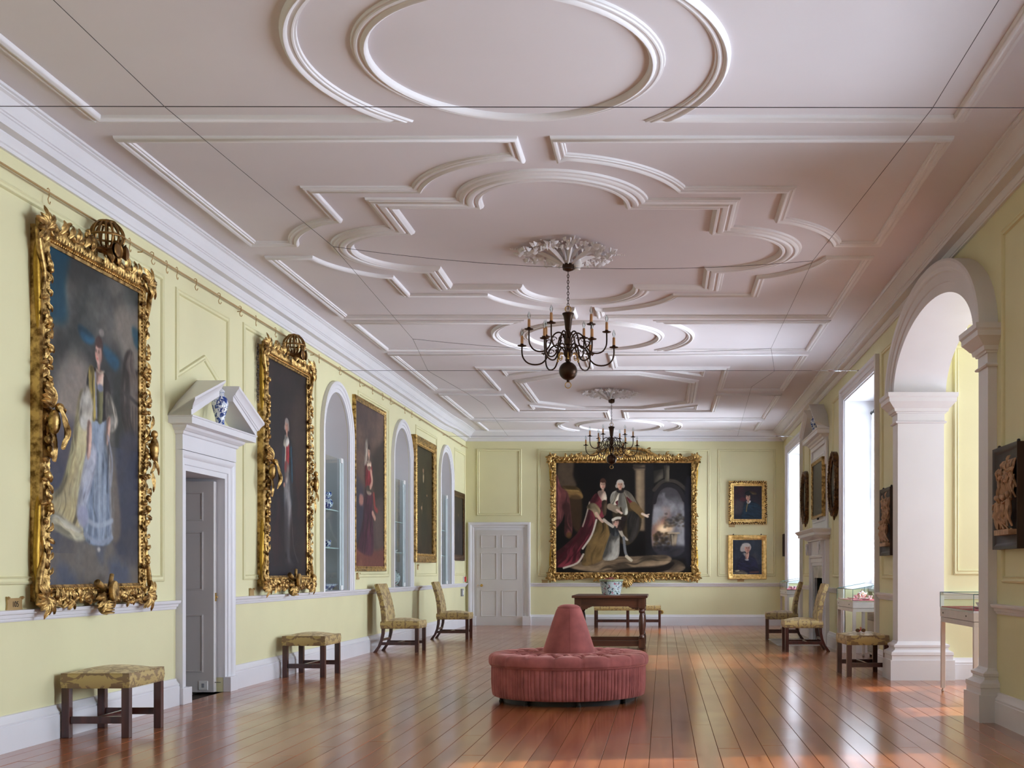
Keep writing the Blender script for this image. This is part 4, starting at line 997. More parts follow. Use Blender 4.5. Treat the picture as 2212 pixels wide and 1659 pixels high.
# ---- small fittings
t = empty('junction_box', (XL - .16, 11.18, .07), R(0), 'white junction box low on the open door in the left doorway', 'junction box')
mb = MB(); mb.box(-.045, .045, -.045, .0, -.045, .045); mb.build('cover', M['wplast'], t, smooth=0, bevel=.006)
mb = MB(); mb.box(-.012, .012, -.048, -.044, -.02, .02); mb.build('slot', M['grey'], t, smooth=0)
mb = MB(); mb.tube([(.045, -.01, .03), (.12, -.012, .028), (.165, -.03, .03)], .003, 6); mb.build('cable', M['black'], t)
t = empty('wall_socket', (-.04, YE, .29), 0, 'round brass socket on the end wall by the bench', 'socket')
mb = MB(); mb.lathe([(.045, -.001), (.045, .010), (.040, .014), (.022, .014), (.020, .006), (.001, .006)], n=24, axis='y'); mb.build('plate', M['brass'], t)
mb = MB(); mb.lathe([(.012, .005), (.012, .009), (.001, .0095)], n=12, axis='y'); mb.build('insert', M['black'], t)
t = empty('fire_call_point', (XL, 24.72, 1.0), R(90), 'red fire alarm call point in the corner by the end door', 'call point')
mb = MB(); mb.box(-.075, .075, -.03, 0, -.06, .06); mb.build('back_box', M['wplast'], t, smooth=0, bevel=.004); mb = MB(); mb.box(-.05, .06, -.055, -.028, -.055, .055); mb.build('front', M['red'], t, smooth=0, bevel=.005)
t = empty('wall_switch', (XL, 24.45, .72), R(90), 'grey switch box under the dado rail near the end door', 'switch')
mb = MB(); mb.box(-.075, .075, -.04, 0, -.08, .08); mb.build('box', M['grey'], t, smooth=0, bevel=.004); mb = MB(); mb.box(-.05, .05, -.046, -.039, -.045, .045); mb.build('cover', M['wplast'], t, smooth=0, bevel=.003)
t = empty('track_spotlight', (3.22, 12.2, 3.84), 0, 'white spotlight on a track under the bay ceiling', 'spotlight')
mb = MB(); mb.box(-.6, 1.2, -.02, .02, -.035, 0); mb.build('track', M['wplast'], t, smooth=0)
mb = MB(); mb.tube([(-.08, 0, -.03), (-.08, 0, -.09)], .012, 8); mb.lathe([(.02, .09), (.05, .07), (.055, -.02), (.05, -.06), (.046, -.06), (.04, 0), (.001, .01)], (-.08, -.02, -.13), 20, 'z'); mb.build('lamp_head', M['wplast'], t, smooth=40)

# ---- vases in the pediments, pieces in the niches
def vase(loc, label, s=1.0):
    t = empty('lidded_vase', loc, 0, label, 'vase', None); t.scale = (s, s, s); mb = MB()
    mb.lathe([(.04, 0), (.042, .01), (.036, .03), (.040, .07), (.062, .15), (.070, .19), (.062, .235), (.036, .265), (.032, .285), (.038, .29)], n=28); mb.build('body', M['delft'], t, smooth=50)
    mb = MB(); mb.lathe([(.041, .289), (.040, .30), (.022, .325), (.010, .335), (.009, .345), (.016, .358), (.014, .372), (.001, .378)], n=20); mb.build('lid', M['delft'], t, smooth=50); return t
vase((XL + .14, 10.78, 2.523), 'blue and white lidded vase in the broken pediment over the left doorway', 1.08)
# ============================================================ PAINTED CANVASES (colour per vertex, drawn here stroke by stroke)
class Paint:
    def __init__(s, W, H, seed=1, q=1.8):
        W, H = int(W * q), int(H * q); s.q = q; s.key = .86
        s.W, s.H = W, H; s.a = np.zeros((H, W, 3)); s.rng = np.random.default_rng(seed)
        s.x, s.y = np.meshgrid((np.arange(W) + .5) / W, (np.arange(H) + .5) / H); s.asp = H / W
    def px(s, soft): return soft if soft <= 1 else 1 + (soft - 1) * s.q * .7
    def form(s, m, c, r, k):
        """round the shape: darker towards its lower right, lighter towards its upper left"""
        d = max(1, int(r * s.W)); b = s.blur(m, d); sh = np.roll(np.roll(b, d, 0), d, 1); li = np.roll(np.roll(b, -d, 0), -d, 1)
        s.mixc(m * np.clip(sh * -1 + b + .0, 0, 1) * 0, c)
        s.mixc(m * np.clip((li - sh) * -1.6, 0, 1) * k, tuple(min(255, v * 1.25 + 10) for v in c)); s.mixc(m * np.clip((li - sh) * 1.6, 0, 1) * 0, c)
        s.mixc(m * np.clip((sh - li) * -2.2 + .0, 0, 1) * k, tuple(v * .42 for v in c)); s.mixc(m * np.clip(1.25 - b * 1.5, 0, 1) * k * .6, tuple(v * .5 for v in c))
    def noise(s, f, oct=4, ax=1.0):
        out = np.zeros((s.H, s.W)); amp = 1; tot = 0
        for o in range(oct):
            gx = max(2, int(f * ax * 2 ** o) + 2); gy = max(2, int(f * s.asp * 2 ** o) + 2); g = s.rng.random((gy, gx))
            X = s.x * (gx - 1.001); Y = s.y * (gy - 1.001); i = X.astype(int); j = Y.astype(int); u = X - i; v = Y - j; u = u * u * (3 - 2 * u); v = v * v * (3 - 2 * v)
            out += amp * (g[j, i] * (1 - u) * (1 - v) + g[j, i + 1] * u * (1 - v) + g[j + 1, i] * (1 - u) * v + g[j + 1, i + 1] * u * v); tot += amp; amp *= .5
        return out / tot
    def mixc(s, m, c): s.a += (np.array(c, float) / 255 - s.a) * np.clip(m, 0, 1)[..., None]
    def fill(s, c): s.a[:] = np.array(c, float) / 255
    def grad(s, top, bot, p=1): s.a[:] = np.array(top, float) / 255; s.mixc(s.y ** p, bot)
    def clouds(s, c, f, lo, hi, y0=0, y1=1, al=1, ax=1): s.mixc(np.clip((s.noise(f, 5, ax) - lo) / (hi - lo), 0, 1) * al * ((s.y >= y0) & (s.y <= y1)), c)
    def cl(s, m, c, f, lo, hi, al=1, ax=1): s.mixc(m * np.clip((s.noise(f, 5, ax) - lo) / (hi - lo), 0, 1) * al, c)
    def blur(s, m, px):
        px = int(px)
        if px < 1: return m
        for _ in range(2):
            for ax in (0, 1):
                p = np.pad(m, [(px + 1, px) if k == ax else (0, 0) for k in (0, 1)], mode='edge'); c = np.cumsum(p, axis=ax)
                m = (c[2 * px + 1:] - c[:-2 * px - 1]) / (2 * px + 1) if ax == 0 else (c[:, 2 * px + 1:] - c[:, :-2 * px - 1]) / (2 * px + 1)
        return m
    def smooth(s, pts, closed=True, n=6):
        out = []; N = len(pts)
        for i in range(N if closed else N - 1):
            g = (lambda k: pts[k % N]) if closed else (lambda k: pts[min(max(k, 0), N - 1)])
            p0, p1, p2, p3 = g(i - 1), g(i), g(i + 1), g(i + 2)
            for k in range(n):
                t = k / n; out.append(tuple(.5 * (2 * p1[j] + (p2[j] - p0[j]) * t + (2 * p0[j] - 5 * p1[j] + 4 * p2[j] - p3[j]) * t * t + (3 * p1[j] - p0[j] - 3 * p2[j] + p3[j]) * t ** 3) for j in range(len(p1))))
        if not closed: out.append(pts[-1])
        return out
    def folds(s, m, c, k=.75):
        """painted drapery: streaks along the long axis of the shape"""
        w = m / m.sum(); X = s.x; Y = s.y * s.asp; mx, my = (w * X).sum(), (w * Y).sum(); a = .5 * math.atan2(2 * (w * (X - mx) * (Y - my)).sum(), (w * (X - mx) ** 2).sum() - (w * (Y - my) ** 2).sum())
        u = (X - mx) * math.cos(a) + (Y - my) * math.sin(a); v = -(X - mx) * math.sin(a) + (Y - my) * math.cos(a)
        v = v + .010 * np.sin(u * 22 + 3) + .006 * np.sin(u * 41); g = s.rng.random((64, 64)); n = 0
        for f, amp in ((26, .5), (60, .32), (130, .18)):
            U = (u * f * .16 + 20) % 62; V = (v * f + 31) % 62; i = U.astype(int); j = V.astype(int); p, q = U - i, V - j; p = p * p * (3 - 2 * p); q = q * q * (3 - 2 * q)
            n = n + amp * (g[j, i] * (1 - p) * (1 - q) + g[j, i + 1] * p * (1 - q) + g[j + 1, i] * (1 - p) * q + g[j + 1, i + 1] * p * q)
        s.mixc(m * np.clip((n - .54) * 6, 0, 1) * k * .6, tuple(min(255, q * 1.42 + 14) for q in c)); s.mixc(m * np.clip((.46 - n) * 6, 0, 1) * k, tuple(q * .42 for q in c))
    def poly(s, pts, c, soft=1, al=1, sm=True, shade=None):
        if sm: pts = s.smooth(pts)
        m = np.zeros((s.H, s.W), bool); big = soft <= 2
        for (x0, y0), (x1, y1) in zip(pts, pts[1:] + pts[:1]):
            if y0 == y1: continue
            m ^= ((y0 > s.y) != (y1 > s.y)) & (s.x < (x1 - x0) * (s.y - y0) / (y1 - y0) + x0)
        m = s.blur(m.astype(float), s.px(soft))
        s.mixc(m * al, c)
        if big: s.form(m * al, c, .018, .75)
        if big and sm and m.mean() > .006: s.folds(m * al, c)
        if shade:                                          # painted folds: vertical streak noise inside the shape
            n = s.noise(shade[1], 3, shade[2]) if len(shade) > 2 else s.noise(shade[1], 3)
            s.mixc(m * np.clip((n - .5) * 3, 0, 1), shade[0])
        return m
    def ell(s, cx, cy, rx, ry, c, soft=1, al=1, ang=0):
        ca, sa = math.cos(R(ang)), math.sin(R(ang)); dx = (s.x - cx); dy = (s.y - cy) * s.asp; u = (dx * ca + dy * sa) / rx; v = (-dx * sa + dy * ca) / (ry * s.asp)
        m = s.blur(((u * u + v * v) < 1).astype(float), s.px(soft)); s.mixc(m * al, c); return m
    def stroke(s, pts, w, c, al=1, soft=1):
        pts = s.smooth([tuple(p) for p in pts], False, 4); d = np.full((s.H, s.W), 9.0)
        ws = w if isinstance(w, tuple) else (w, w)
        n = len(pts) - 1
        for k in range(n):
            (x0, y0), (x1, y1) = pts[k], pts[k + 1]; ex, ey = x1 - x0, (y1 - y0) * s.asp; L = ex * ex + ey * ey + 1e-12
            t = np.clip(((s.x - x0) * ex + (s.y - y0) * s.asp * ey) / L, 0, 1); ww = ws[0] + (ws[1] - ws[0]) * k / max(n - 1, 1)
            d = np.minimum(d, np.hypot(s.x - x0 - t * ex, (s.y - y0) * s.asp - t * ey) / ww)
        s.mixc(s.blur((d < 1).astype(float), soft) * al, c)
    def head(s, cx, cy, h, skin=(222, 172, 148), hair=(70, 48, 38), turn=-.15, wig=None, style='up'):
        """painted head: h = face height in canvas heights"""
        rx = h * s.asp * .36; e = lambda x, y, a, b, c, soft=1, al=1: s.ell(cx + x * rx, cy + y * h * .5, a * rx, b * h * .5, c, soft, al)
        hc = wig or hair
        if style == 'up': e(.15, -.75, 1.05, .95, hc); e(.55, .1, .6, .8, hc)
        elif style == 'wig': e(.1, -.35, 1.25, .95, hc); e(-1.0, .25, .5, .45, hc, al=.9); e(1.1, .25, .5, .45, hc, al=.9)
        else: e(.1, -.3, 1.2, .95, hc)
        e(.1, 1.1, .42, .55, tuple(c * .82 for c in skin))
        e(0, 0, .88, 1.0, skin); e(.45, .1, .5, .85, tuple(c * .74 for c in skin), max(1, h * s.H * .08), .6)
        e(turn * 2 - .1, .25, .28, .22, (226, 140, 120), max(1, h * s.H * .05), .5)
        for sx in (-.38, .34):
            e(turn + sx, -.12, .17, .07, (40, 28, 25)); e(turn + sx, -.30, .26, .05, tuple(c * .55 for c in hair) if not wig else (110, 85, 75), al=.8)
        s.stroke([(cx + turn * rx, cy - h * .06), (cx + (turn * 1.5) * rx, cy + h * .14)], (rx * .06, rx * .12), tuple(c * .72 for c in skin), .7)
        e(turn * 1.2, .52, .26, .075, (186, 74, 70)); e(turn * 1.2, .62, .2, .05, (150, 95, 85), al=.6)
        if style == 'up': e(.1, -.95, .85, .42, hc)
        elif style == 'wig': e(.05, -.82, .9, .38, hc)
        else: e(.05, -.85, .92, .42, hc)

def lady_pale():
    p = Paint(150, 250, 4); p.grad((66, 72, 70), (92, 92, 88))
    p.clouds((104, 100, 94), 2.2, .40, .66); p.clouds((50, 52, 52), 3, .42, .66, 0, .55, .85)
    p.poly([(-.1, -.05), (.22, -.05), (.18, .10), (.20, .20), (.05, .22), (-.1, .18)], (18, 66, 88), 5, .9)
    p.poly([(.32, .20), (.48, .22), (.44, .245), (.34, .235)], (28, 84, 116), 2, .8); p.poly([(.58, .23), (.76, .26), (.72, .30), (.60, .27)], (28, 84, 116), 3, .8)
    p.poly([(.70, .10), (1.05, .08), (1.05, .30), (.80, .24)], (158, 146, 132), 8, .7); p.poly([(.92, .13), (1.05, .15), (1.05, .20), (.95, .19)], (22, 70, 92), 3, .8)
    p.poly([(.14, .34), (.40, .30), (.50, .45), (.36, .55), (.10, .56)], (176, 160, 146), 9, .7)
    p.poly([(-.05, .52), (.15, .49), (.35, .55), (.3, .9), (-.05, .9)], (86, 82, 92), 8, .9)
    p.poly([(-.05, .82), (.5, .80), (1.05, .84), (1.05, 1.05), (-.05, 1.05)], (112, 104, 96), 6, .9); p.clouds((76, 84, 104), 3, .45, .62, .84, 1, .9)
    # stone urn on a pedestal, dark tree
    p.poly([(.70, .37), (.80, .30), (.84, .52), (.72, .55)], (40, 44, 40), 5, .8)
    p.poly([(.83, .24), (.92, .215), (.95, .27), (1.05, .30), (1.05, .50), (.90, .52), (.80, .46), (.78, .36)], (92, 82, 76), 2)
    p.poly([(.90, .30), (.98, .32), (.98, .46), (.90, .44)], (122, 108, 98), 6, .6)
    for i in range(6): p.stroke([(.80 + .04 * i, .40), (.84 + .03 * i, .49)], .006, (58, 52, 50), .8)
    p.stroke([(.80, .36), (.92, .375), (1.05, .40)], .012, (60, 54, 50)); p.poly([(.80, .50), (1.05, .53), (1.05, .90), (.70, .88), (.74, .60)], (64, 64, 76), 5, .95); p.clouds((52, 60, 84), 4, .4, .6, .55, .9, .5)
    # train of the yellow mantle, pale blue dress
    p.poly([(.34, .40), (.46, .46), (.44, .66), (.40, .84), (.22, .82), (.06, .80), (.02, .74), (.14, .70), (.24, .58)], (184, 168, 124), 2, 1, shade=((212, 200, 160), 3, 2.2))
    p.poly([(.06, .78), (.24, .81), (.40, .84), (.30, .86), (.05, .82)], (206, 196, 164), 2, .9)
    p.poly([(.43, .46), (.60, .46), (.66, .60), (.70, .72), (.68, .85), (.52, .87), (.38, .85), (.36, .72), (.40, .58)], (116, 130, 150), 1, 1, shade=((168, 180, 196), 3, 3.5))
    p.poly([(.60, .50), (.72, .62), (.78, .82), (.68, .85), (.64, .64)], (120, 106, 92), 3, .8)
    for i in range(9): p.stroke([(.44 + .026 * i, .58), (.40 + .034 * i, .84)], .005, (92, 104, 126) if i % 2 else (184, 194, 206), .6)
    p.stroke([(.38, .79), (.52, .81), (.68, .79)], .014, (176, 186, 200), .8); p.stroke([(.38, .84), (.53, .865), (.68, .845)], .012, (150, 160, 178), .9)
    p.poly([(.42, .56), (.50, .60), (.36, .78), (.30, .76)], (172, 176, 196), 2, .8, shade=((204, 206, 218), 4))
    p.ell(.36, .785, .055, .035, (160, 162, 188), 2, .9)
    # bodice, sleeves, arms
    p.poly([(.42, .33), (.50, .315), (.62, .33), (.66, .40), (.60, .47), (.44, .47), (.40, .40)], (42, 36, 36), 1)
    p.poly([(.42, .33), (.48, .325), (.50, .46), (.45, .47)], (168, 148, 76), 1); p.poly([(.50, .34), (.58, .345), (.57, .47), (.51, .47)], (94, 92, 62), 1); p.poly([(.50, .32), (.58, .32), (.57, .365), (.51, .365)], (220, 178, 160), 1)
    p.stroke([(.49, .33), (.505, .47)], .008, (150, 150, 162)); p.stroke([(.59, .335), (.58, .47)], .008, (30, 28, 30)); p.ell(.545, .372, .035, .012, (130, 134, 152), 1)
    for sx, pts in ((0, [(.40, .38), (.46, .42), (.44, .50), (.34, .51), (.33, .44)]), (1, [(.62, .38), (.70, .41), (.74, .47), (.66, .50), (.61, .44)])): p.poly(pts, (168, 160, 146), 2, 1, shade=((206, 202, 192), 7))
    p.poly([(.41, .49), (.45, .50), (.445, .57), (.42, .605), (.40, .59)], (214, 168, 150), 1); p.poly([(.62, .47), (.66, .46), (.645, .53), (.62, .545)], (214, 168, 150), 1)
    p.stroke([(.63, .52), (.68, .60), (.66, .68)], .010, (150, 156, 170), .8); p.stroke([(.64, .54), (.62, .70)], .006, (60, 62, 72), .8)
    p.head(.525, .265, .066, (226, 178, 160), (74, 50, 46), -.25); p.ell(.56, .195, .03, .012, (150, 140, 134), 1, .8); p.stroke([(.50, .315), (.545, .325), (.59, .315)], .004, (190, 176, 150))
    p.ell(.53, .885, .018, .008, (200, 196, 190), 1, .9)
    p.clouds((120, 126, 132), 8, .5, .8, 0, 1, .18); return p
def lord_dark():
    p = Paint(130, 240, 7); p.grad((36, 32, 33), (34, 31, 42)); p.clouds((58, 48, 46), 3, .4, .7, 0, 1, .5); p.poly([(.62, .20), (1, .10), (1, .5), (.66, .46)], (74, 60, 54), 12, .6)
    p.clouds((70, 40, 44), 3, .52, .7, .45, .95, .5, 3)
    p.poly([(.40, .36), (.52, .34), (.62, .37), (.64, .55), (.62, .66), (.42, .66), (.40, .5)], (34, 38, 46), 2)
    p.poly([(.47, .36), (.55, .36), (.53, .50), (.45, .55)], (136, 40, 46), 1); p.poly([(.41, .37), (.47, .36), (.45, .52), (.40, .52)], (176, 166, 146), 1, .9); p.stroke([(.60, .38), (.63, .54)], .016, (30, 82, 104), .8)
    p.poly([(.42, .52), (.54, .52), (.60, .66), (.56, .90), (.70, .94), (.50, .92), (.46, .75)], (96, 94, 96), 4, .7, shade=((150, 146, 146), 3, 4)); p.poly([(.44, .66), (.52, .68), (.50, .92), (.44, .9)], (60, 56, 62), 4, .8)
    p.poly([(.44, .46), (.54, .47), (.50, .55), (.44, .54)], (170, 160, 150), 2, .8, shade=((140, 50, 54), 6)); p.stroke([(.42, .40), (.40, .50), (.43, .56)], (.035, .025), (52, 56, 66)); p.ell(.43, .565, .02, .012, (190, 140, 124), 1)
    p.poly([(.44, .335), (.52, .33), (.55, .36), (.48, .38)], (196, 190, 180), 1); p.head(.49, .285, .062, (206, 156, 134), (60, 50, 46), -.2, wig=(150, 142, 136), style='wig')
    p.stroke([(.60, .66), (.66, .85), (.78, .93)], .006, (120, 116, 120), .6); p.ell(.47, .90, .03, .015, (26, 24, 30), 2, .9); p.clouds((80, 50, 52), 7, .55, .8, 0, 1, .2); return p
def lady_red():
    p = Paint(120, 220, 9); p.grad((96, 76, 68), (112, 84, 72)); p.clouds((70, 58, 58), 2.5, .4, .65, 0, .6, .8); p.clouds((132, 104, 88), 2.4, .5, .7, 0, .55, .6)
    p.poly([(-.1, .45), (.2, .50), (.3, .62), (.2, .84), (-.1, .84)], (52, 50, 70), 7, .9); p.poly([(.14, .56), (.26, .57), (.24, .62), (.12, .62)], (190, 130, 112), 3, .8)
    p.poly([(.55, .34), (.8, .22), (1.1, .2), (1.1, .62), (.7, .66)], (48, 40, 38), 8, .9); p.clouds((84, 62, 52), 6, .5, .7, .2, .6, .35)
    p.poly([(.60, .60), (1.1, .58), (1.1, .92), (.62, .88)], (78, 64, 62), 3, .9); p.poly([(.70, .64), (.9, .62), (.9, .86), (.7, .84)], (98, 80, 74), 4, .6); p.poly([(-.1, .87), (.6, .9), (1.1, .88), (1.1, 1.1), (-.1, 1.1)], (116, 62, 54), 4, .9); p.clouds((150, 104, 84), 4, .5, .7, .88, 1, .5)
    p.poly([(.34, .50), (.54, .50), (.58, .70), (.60, .90), (.40, .925), (.12, .90), (.06, .87), (.24, .72)], (66, 28, 48), 2, 1, shade=((98, 44, 62), 3, 3.5))
    p.poly([(.34, .36), (.54, .36), (.56, .44), (.50, .51), (.34, .51), (.30, .42)], (118, 30, 42), 1, 1, shade=((150, 46, 54), 5)); p.poly([(.36, .50), (.54, .50), (.52, .545), (.38, .545)], (128, 112, 98), 1)
    p.poly([(.38, .345), (.52, .34), (.50, .39), (.40, .39)], (212, 168, 146), 1); p.stroke([(.52, .40), (.56, .46), (.50, .50)], .03, (206, 158, 138)); p.poly([(.33, .24), (.40, .21), (.38, .33), (.30, .37)], (190, 176, 160), 2, .85)
    p.stroke([(.62, .54), (.66, .62), (.74, .64)], .03, (150, 60, 58)); p.stroke([(.58, .66), (.66, .69)], .03, (200, 150, 130)); p.head(.45, .285, .062, (214, 170, 146), (48, 34, 32), .15); return p
def gent_olive():
    p = Paint(90, 180, 11); p.grad((56, 52, 30), (66, 54, 36)); p.clouds((44, 38, 22), 3, .45, .7); p.poly([(.36, .32), (.56, .32), (.66, .55), (.62, .9), (.36, .9), (.32, .55)], (44, 44, 28), 5, .8)
    p.head(.46, .21, .05, (200, 160, 124), (70, 54, 36), -.1, style='plain'); p.poly([(.42, .25), (.50, .25), (.48, .32), (.44, .32)], (180, 160, 124), 1); p.ell(.68, .44, .03, .012, (190, 150, 116), 1); p.ell(.36, .57, .035, .018, (186, 150, 116), 1); p.stroke([(.40, .52), (.38, .62)], .012, (150, 120, 96), .7); return p
def small_dark():
    p = Paint(60, 120, 13); p.grad((48, 40, 36), (42, 36, 34)); p.poly([(.38, .38), (.58, .38), (.62, .8), (.34, .8)], (30, 28, 28), 4, .8); p.head(.48, .30, .06, (140, 108, 90), (50, 40, 36), 0, style='plain'); p.poly([(.44, .55), (.56, .55), (.54, .75), (.44, .75)], (104, 84, 76), 4, .6); return p
def group_portrait():
    p = Paint(330, 266, 17); p.fill((11, 9, 9)); p.clouds((24, 19, 16), 3, .45, .7)
    # architecture: column base at left, column and arch at right, sunset
    p.poly([(.03, -.02), (.13, -.02), (.13, .12), (.15, .22), (.02, .2)], (92, 76, 60), 4, .9); p.poly([(.05, .22), (.15, .22), (.19, .27), (.19, .33), (.06, .31)], (112, 86, 46), 2); p.stroke([(.05, .25), (.17, .26)], .006, (150, 120, 70)); p.poly([(.09, .33), (.19, .32), (.18, .62), (.12, .56)], (72, 52, 32), 4, .8)
    p.poly([(.0, .12), (.04, .22), (.09, .28), (.11, .44), (.12, .64), (.07, .66), (.07, .46), (.04, .54), (-.02, .58)], (112, 62, 62), 2, 1, shade=((150, 92, 92), 6, 2)); p.ell(.10, .66, .02, .03, (90, 66, 30), 2, .8)
    p.poly([(.585, .04), (.655, .04), (.655, .62), (.59, .62)], (132, 112, 88), 4, .9, sm=False); p.poly([(.60, .06), (.63, .06), (.63, .6), (.60, .6)], (170, 148, 116), 5, .6, sm=False); p.poly([(.57, .02), (.66, .02), (.655, .07), (.575, .07)], (104, 88, 70), 2, 1, sm=False); p.stroke([(.57, .05), (.66, .05)], .006, (60, 50, 42)); p.poly([(.66, 0), (.72, 0), (.72, .85), (.66, .85)], (24, 22, 24), 3, .95, sm=False)
    m = p.poly([(.722, .80), (.722, .34), (.75, .26), (.82, .215), (.90, .25), (.94, .33), (.945, .80)], (74, 68, 70), 3); p.cl(m, (150, 148, 150), 4, .42, .62, .9, 1.6); p.cl(m * np.clip((p.y - .38) * 10, 0, 1), (150, 104, 84), 5, .46, .62, .8, 1.8); p.cl(m * np.clip((.42 - p.y) * 8, 0, 1), (48, 44, 46), 6, .45, .6, .8)
    p.ell(.80, .60, .06, .045, (236, 190, 140), 8, .9); p.ell(.79, .605, .03, .03, (255, 226, 186), 5, .9)
    for k in range(60): x, y = .80 + .16 * p.rng.random(), .46 + .13 * p.rng.random(); p.ell(x, y, .012, .010, (46, 40, 32) if k % 3 else (86, 70, 48), 2, .5)
    for k in range(70): x, y = .72 + .12 * p.rng.random(), .63 + .16 * p.rng.random(); p.ell(x, y, .012, .012, (38, 30, 20) if k % 3 else (96, 74, 40), 2, .55)
    p.stroke([(.722, .36), (.75, .255), (.82, .205), (.90, .24), (.945, .34)], .016, (34, 30, 32)); p.stroke([(.722, .25), (.77, .185), (.82, .165), (.89, .18), (.96, .25)], .013, (62, 56, 48), .9); p.poly([(.795, .03), (.835, .03), (.832, .17), (.802, .17)], (88, 80, 66), 1, 1, sm=False); p.poly([(.722, .08), (.79, .06), (.79, .14), (.722, .19)], (70, 64, 54), 2, .9, sm=False)
    p.poly([(.95, .20), (1, .20), (1, .9), (.95, .85)], (24, 22, 30), 3, .95)
    p.poly([(.84, .645), (.89, .645), (.885, .72), (.88, .76), (.85, .76), (.845, .72)], (134, 118, 96), 1); p.stroke([(.825, .64), (.905, .64)], .006, (170, 150, 124)); p.stroke([(.855, .66), (.86, .75)], .006, (176, 160, 134), .7); p.poly([(.84, .80), (.91, .78), (.90, .83), (.85, .83)], (130, 120, 104), 2, .9); p.poly([(.72, .76), (.98, .76), (.98, .86), (.72, .86)], (30, 28, 34), 5, .8)
    # floor steps
    p.poly([(.10, .94), (.34, .86), (.60, .85), (.80, .84), (.85, .88), (.78, .93), (.50, .96), (.30, .99)], (124, 104, 80), 2); p.poly([(.36, .985), (.52, .955), (.80, .93), (.86, .88), (.93, .91), (.94, .97), (.80, 1.02), (.40, 1.03)], (96, 80, 62), 2, .9); p.poly([(.44, .985), (.52, .962), (.76, .945), (.86, .90), (.86, .93), (.78, .985), (.5, 1.02)], (34, 25, 22), 2)
    # husband in a dark suit with a white and red mantle
    p.poly([(.43, .30), (.50, .26), (.56, .30), (.62, .42), (.62, .60), (.54, .74), (.46, .70), (.42, .48)], (52, 42, 26), 2, 1, shade=((86, 66, 38), 6)); p.poly([(.53, .46), (.61, .48), (.60, .64), (.54, .72)], (44, 40, 36), 2)
    p.poly([(.40, .34), (.42, .27), (.48, .26), (.47, .36), (.42, .39)], (196, 186, 162), 1); p.poly([(.50, .26), (.55, .28), (.60, .38), (.63, .44), (.56, .40)], (190, 178, 156), 1); p.poly([(.44, .36), (.48, .34), (.47, .40)], (128, 40, 52), 1); p.poly([(.52, .31), (.58, .38), (.55, .38)], (128, 40, 52), 1); p.poly([(.47, .28), (.50, .28), (.53, .45), (.50, .47), (.48, .40), (.455, .43)], (206, 198, 178), 1)
    p.stroke([(.57, .39), (.62, .45), (.635, .48)], (.028, .02), (112, 88, 52)); p.stroke([(.635, .465), (.675, .49)], .009, (222, 196, 172)); p.stroke([(.66, .48), (.685, .47)], .005, (222, 196, 172)); p.stroke([(.40, .40), (.45, .43)], .024, (150, 132, 110)); p.stroke([(.45, .43), (.485, .46)], .008, (222, 190, 168))
    p.head(.472, .205, .078, (216, 170, 142), (80, 60, 50), .1, wig=(188, 178, 164), style='wig'); p.poly([(.45, .255), (.50, .255), (.49, .275), (.46, .275)], (40, 34, 34), 1)
    # wife with a long crimson train trimmed in white
    p.poly([(.30, .50), (.37, .52), (.40, .72), (.34, .88), (.20, .93), (.22, .80), (.26, .62)], (104, 82, 46), 2, 1, shade=((140, 112, 68), 9))
    p.poly([(.30, .28), (.34, .34), (.36, .48), (.30, .52), (.28, .60), (.25, .70), (.18, .80), (.20, .86), (.14, .93), (.03, .95), (-.02, .93), (-.02, .84), (.06, .76), (.16, .64), (.22, .50), (.25, .36)], (112, 42, 52), 1, 1, shade=((158, 66, 78), 7, 1.4))
    for a, b in (((.24, .52), (.04, .86)), ((.27, .56), (.09, .90)), ((.29, .56), (.14, .86)), ((.22, .60), (.01, .88))): p.stroke([a, ((a[0] + b[0]) / 2 + .01, (a[1] + b[1]) / 2), b], .004, (66, 14, 26), .8)
    p.stroke([(.30, .52), (.265, .66), (.20, .78)], .007, (214, 204, 184)); p.stroke([(.205, .83), (.16, .91), (.06, .955)], .007, (214, 204, 184)); p.stroke([(.25, .36), (.225, .48), (.20, .58)], .005, (200, 188, 166), .8)
    p.poly([(.30, .38), (.26, .37), (.23, .41), (.27, .44), (.30, .50), (.33, .44)], (150, 128, 92), 1, 1, shade=((190, 172, 136), 9)); p.poly([(.32, .28), (.365, .29), (.375, .36), (.36, .46), (.335, .36)], (150, 60, 72), 1); p.poly([(.31, .27), (.36, .26), (.375, .33), (.35, .36)], (224, 190, 168), 1); p.poly([(.34, .36), (.375, .35), (.37, .47), (.35, .47)], (84, 66, 48), 1)
    p.stroke([(.30, .46), (.325, .51), (.345, .535)], .010, (216, 178, 154)); p.head(.345, .205, .074, (224, 182, 156), (74, 46, 36), .15)
    # child in white and grey with a plumed hat
    p.poly([(.42, .60), (.46, .62), (.47, .72), (.455, .86), (.35, .88), (.37, .76)], (150, 146, 136), 1, 1, shade=((188, 184, 172), 9, 2)); p.poly([(.40, .55), (.47, .56), (.46, .66), (.41, .65)], (70, 72, 74), 1); p.poly([(.42, .52), (.475, .53), (.46, .575), (.425, .57)], (220, 178, 156), 1); p.stroke([(.42, .58), (.385, .55), (.355, .52)], .011, (196, 182, 164)); p.stroke([(.47, .60), (.49, .66), (.525, .70)], (.014, .008), (190, 178, 160)); p.stroke([(.50, .68), (.51, .80), (.525, .85)], .010, (120, 122, 124)); p.stroke([(.52, .85), (.555, .885)], .011, (216, 204, 176))
    p.ell(.475, .56, .035, .06, (36, 26, 24), 2, .9); p.head(.447, .545, .06, (226, 178, 156), (50, 34, 28), -.2, style='plain'); p.stroke([(.42, .52), (.45, .503), (.49, .505)], .010, (214, 206, 188)); p.ell(.50, .51, .02, .022, (40, 30, 30), 1)
    return p
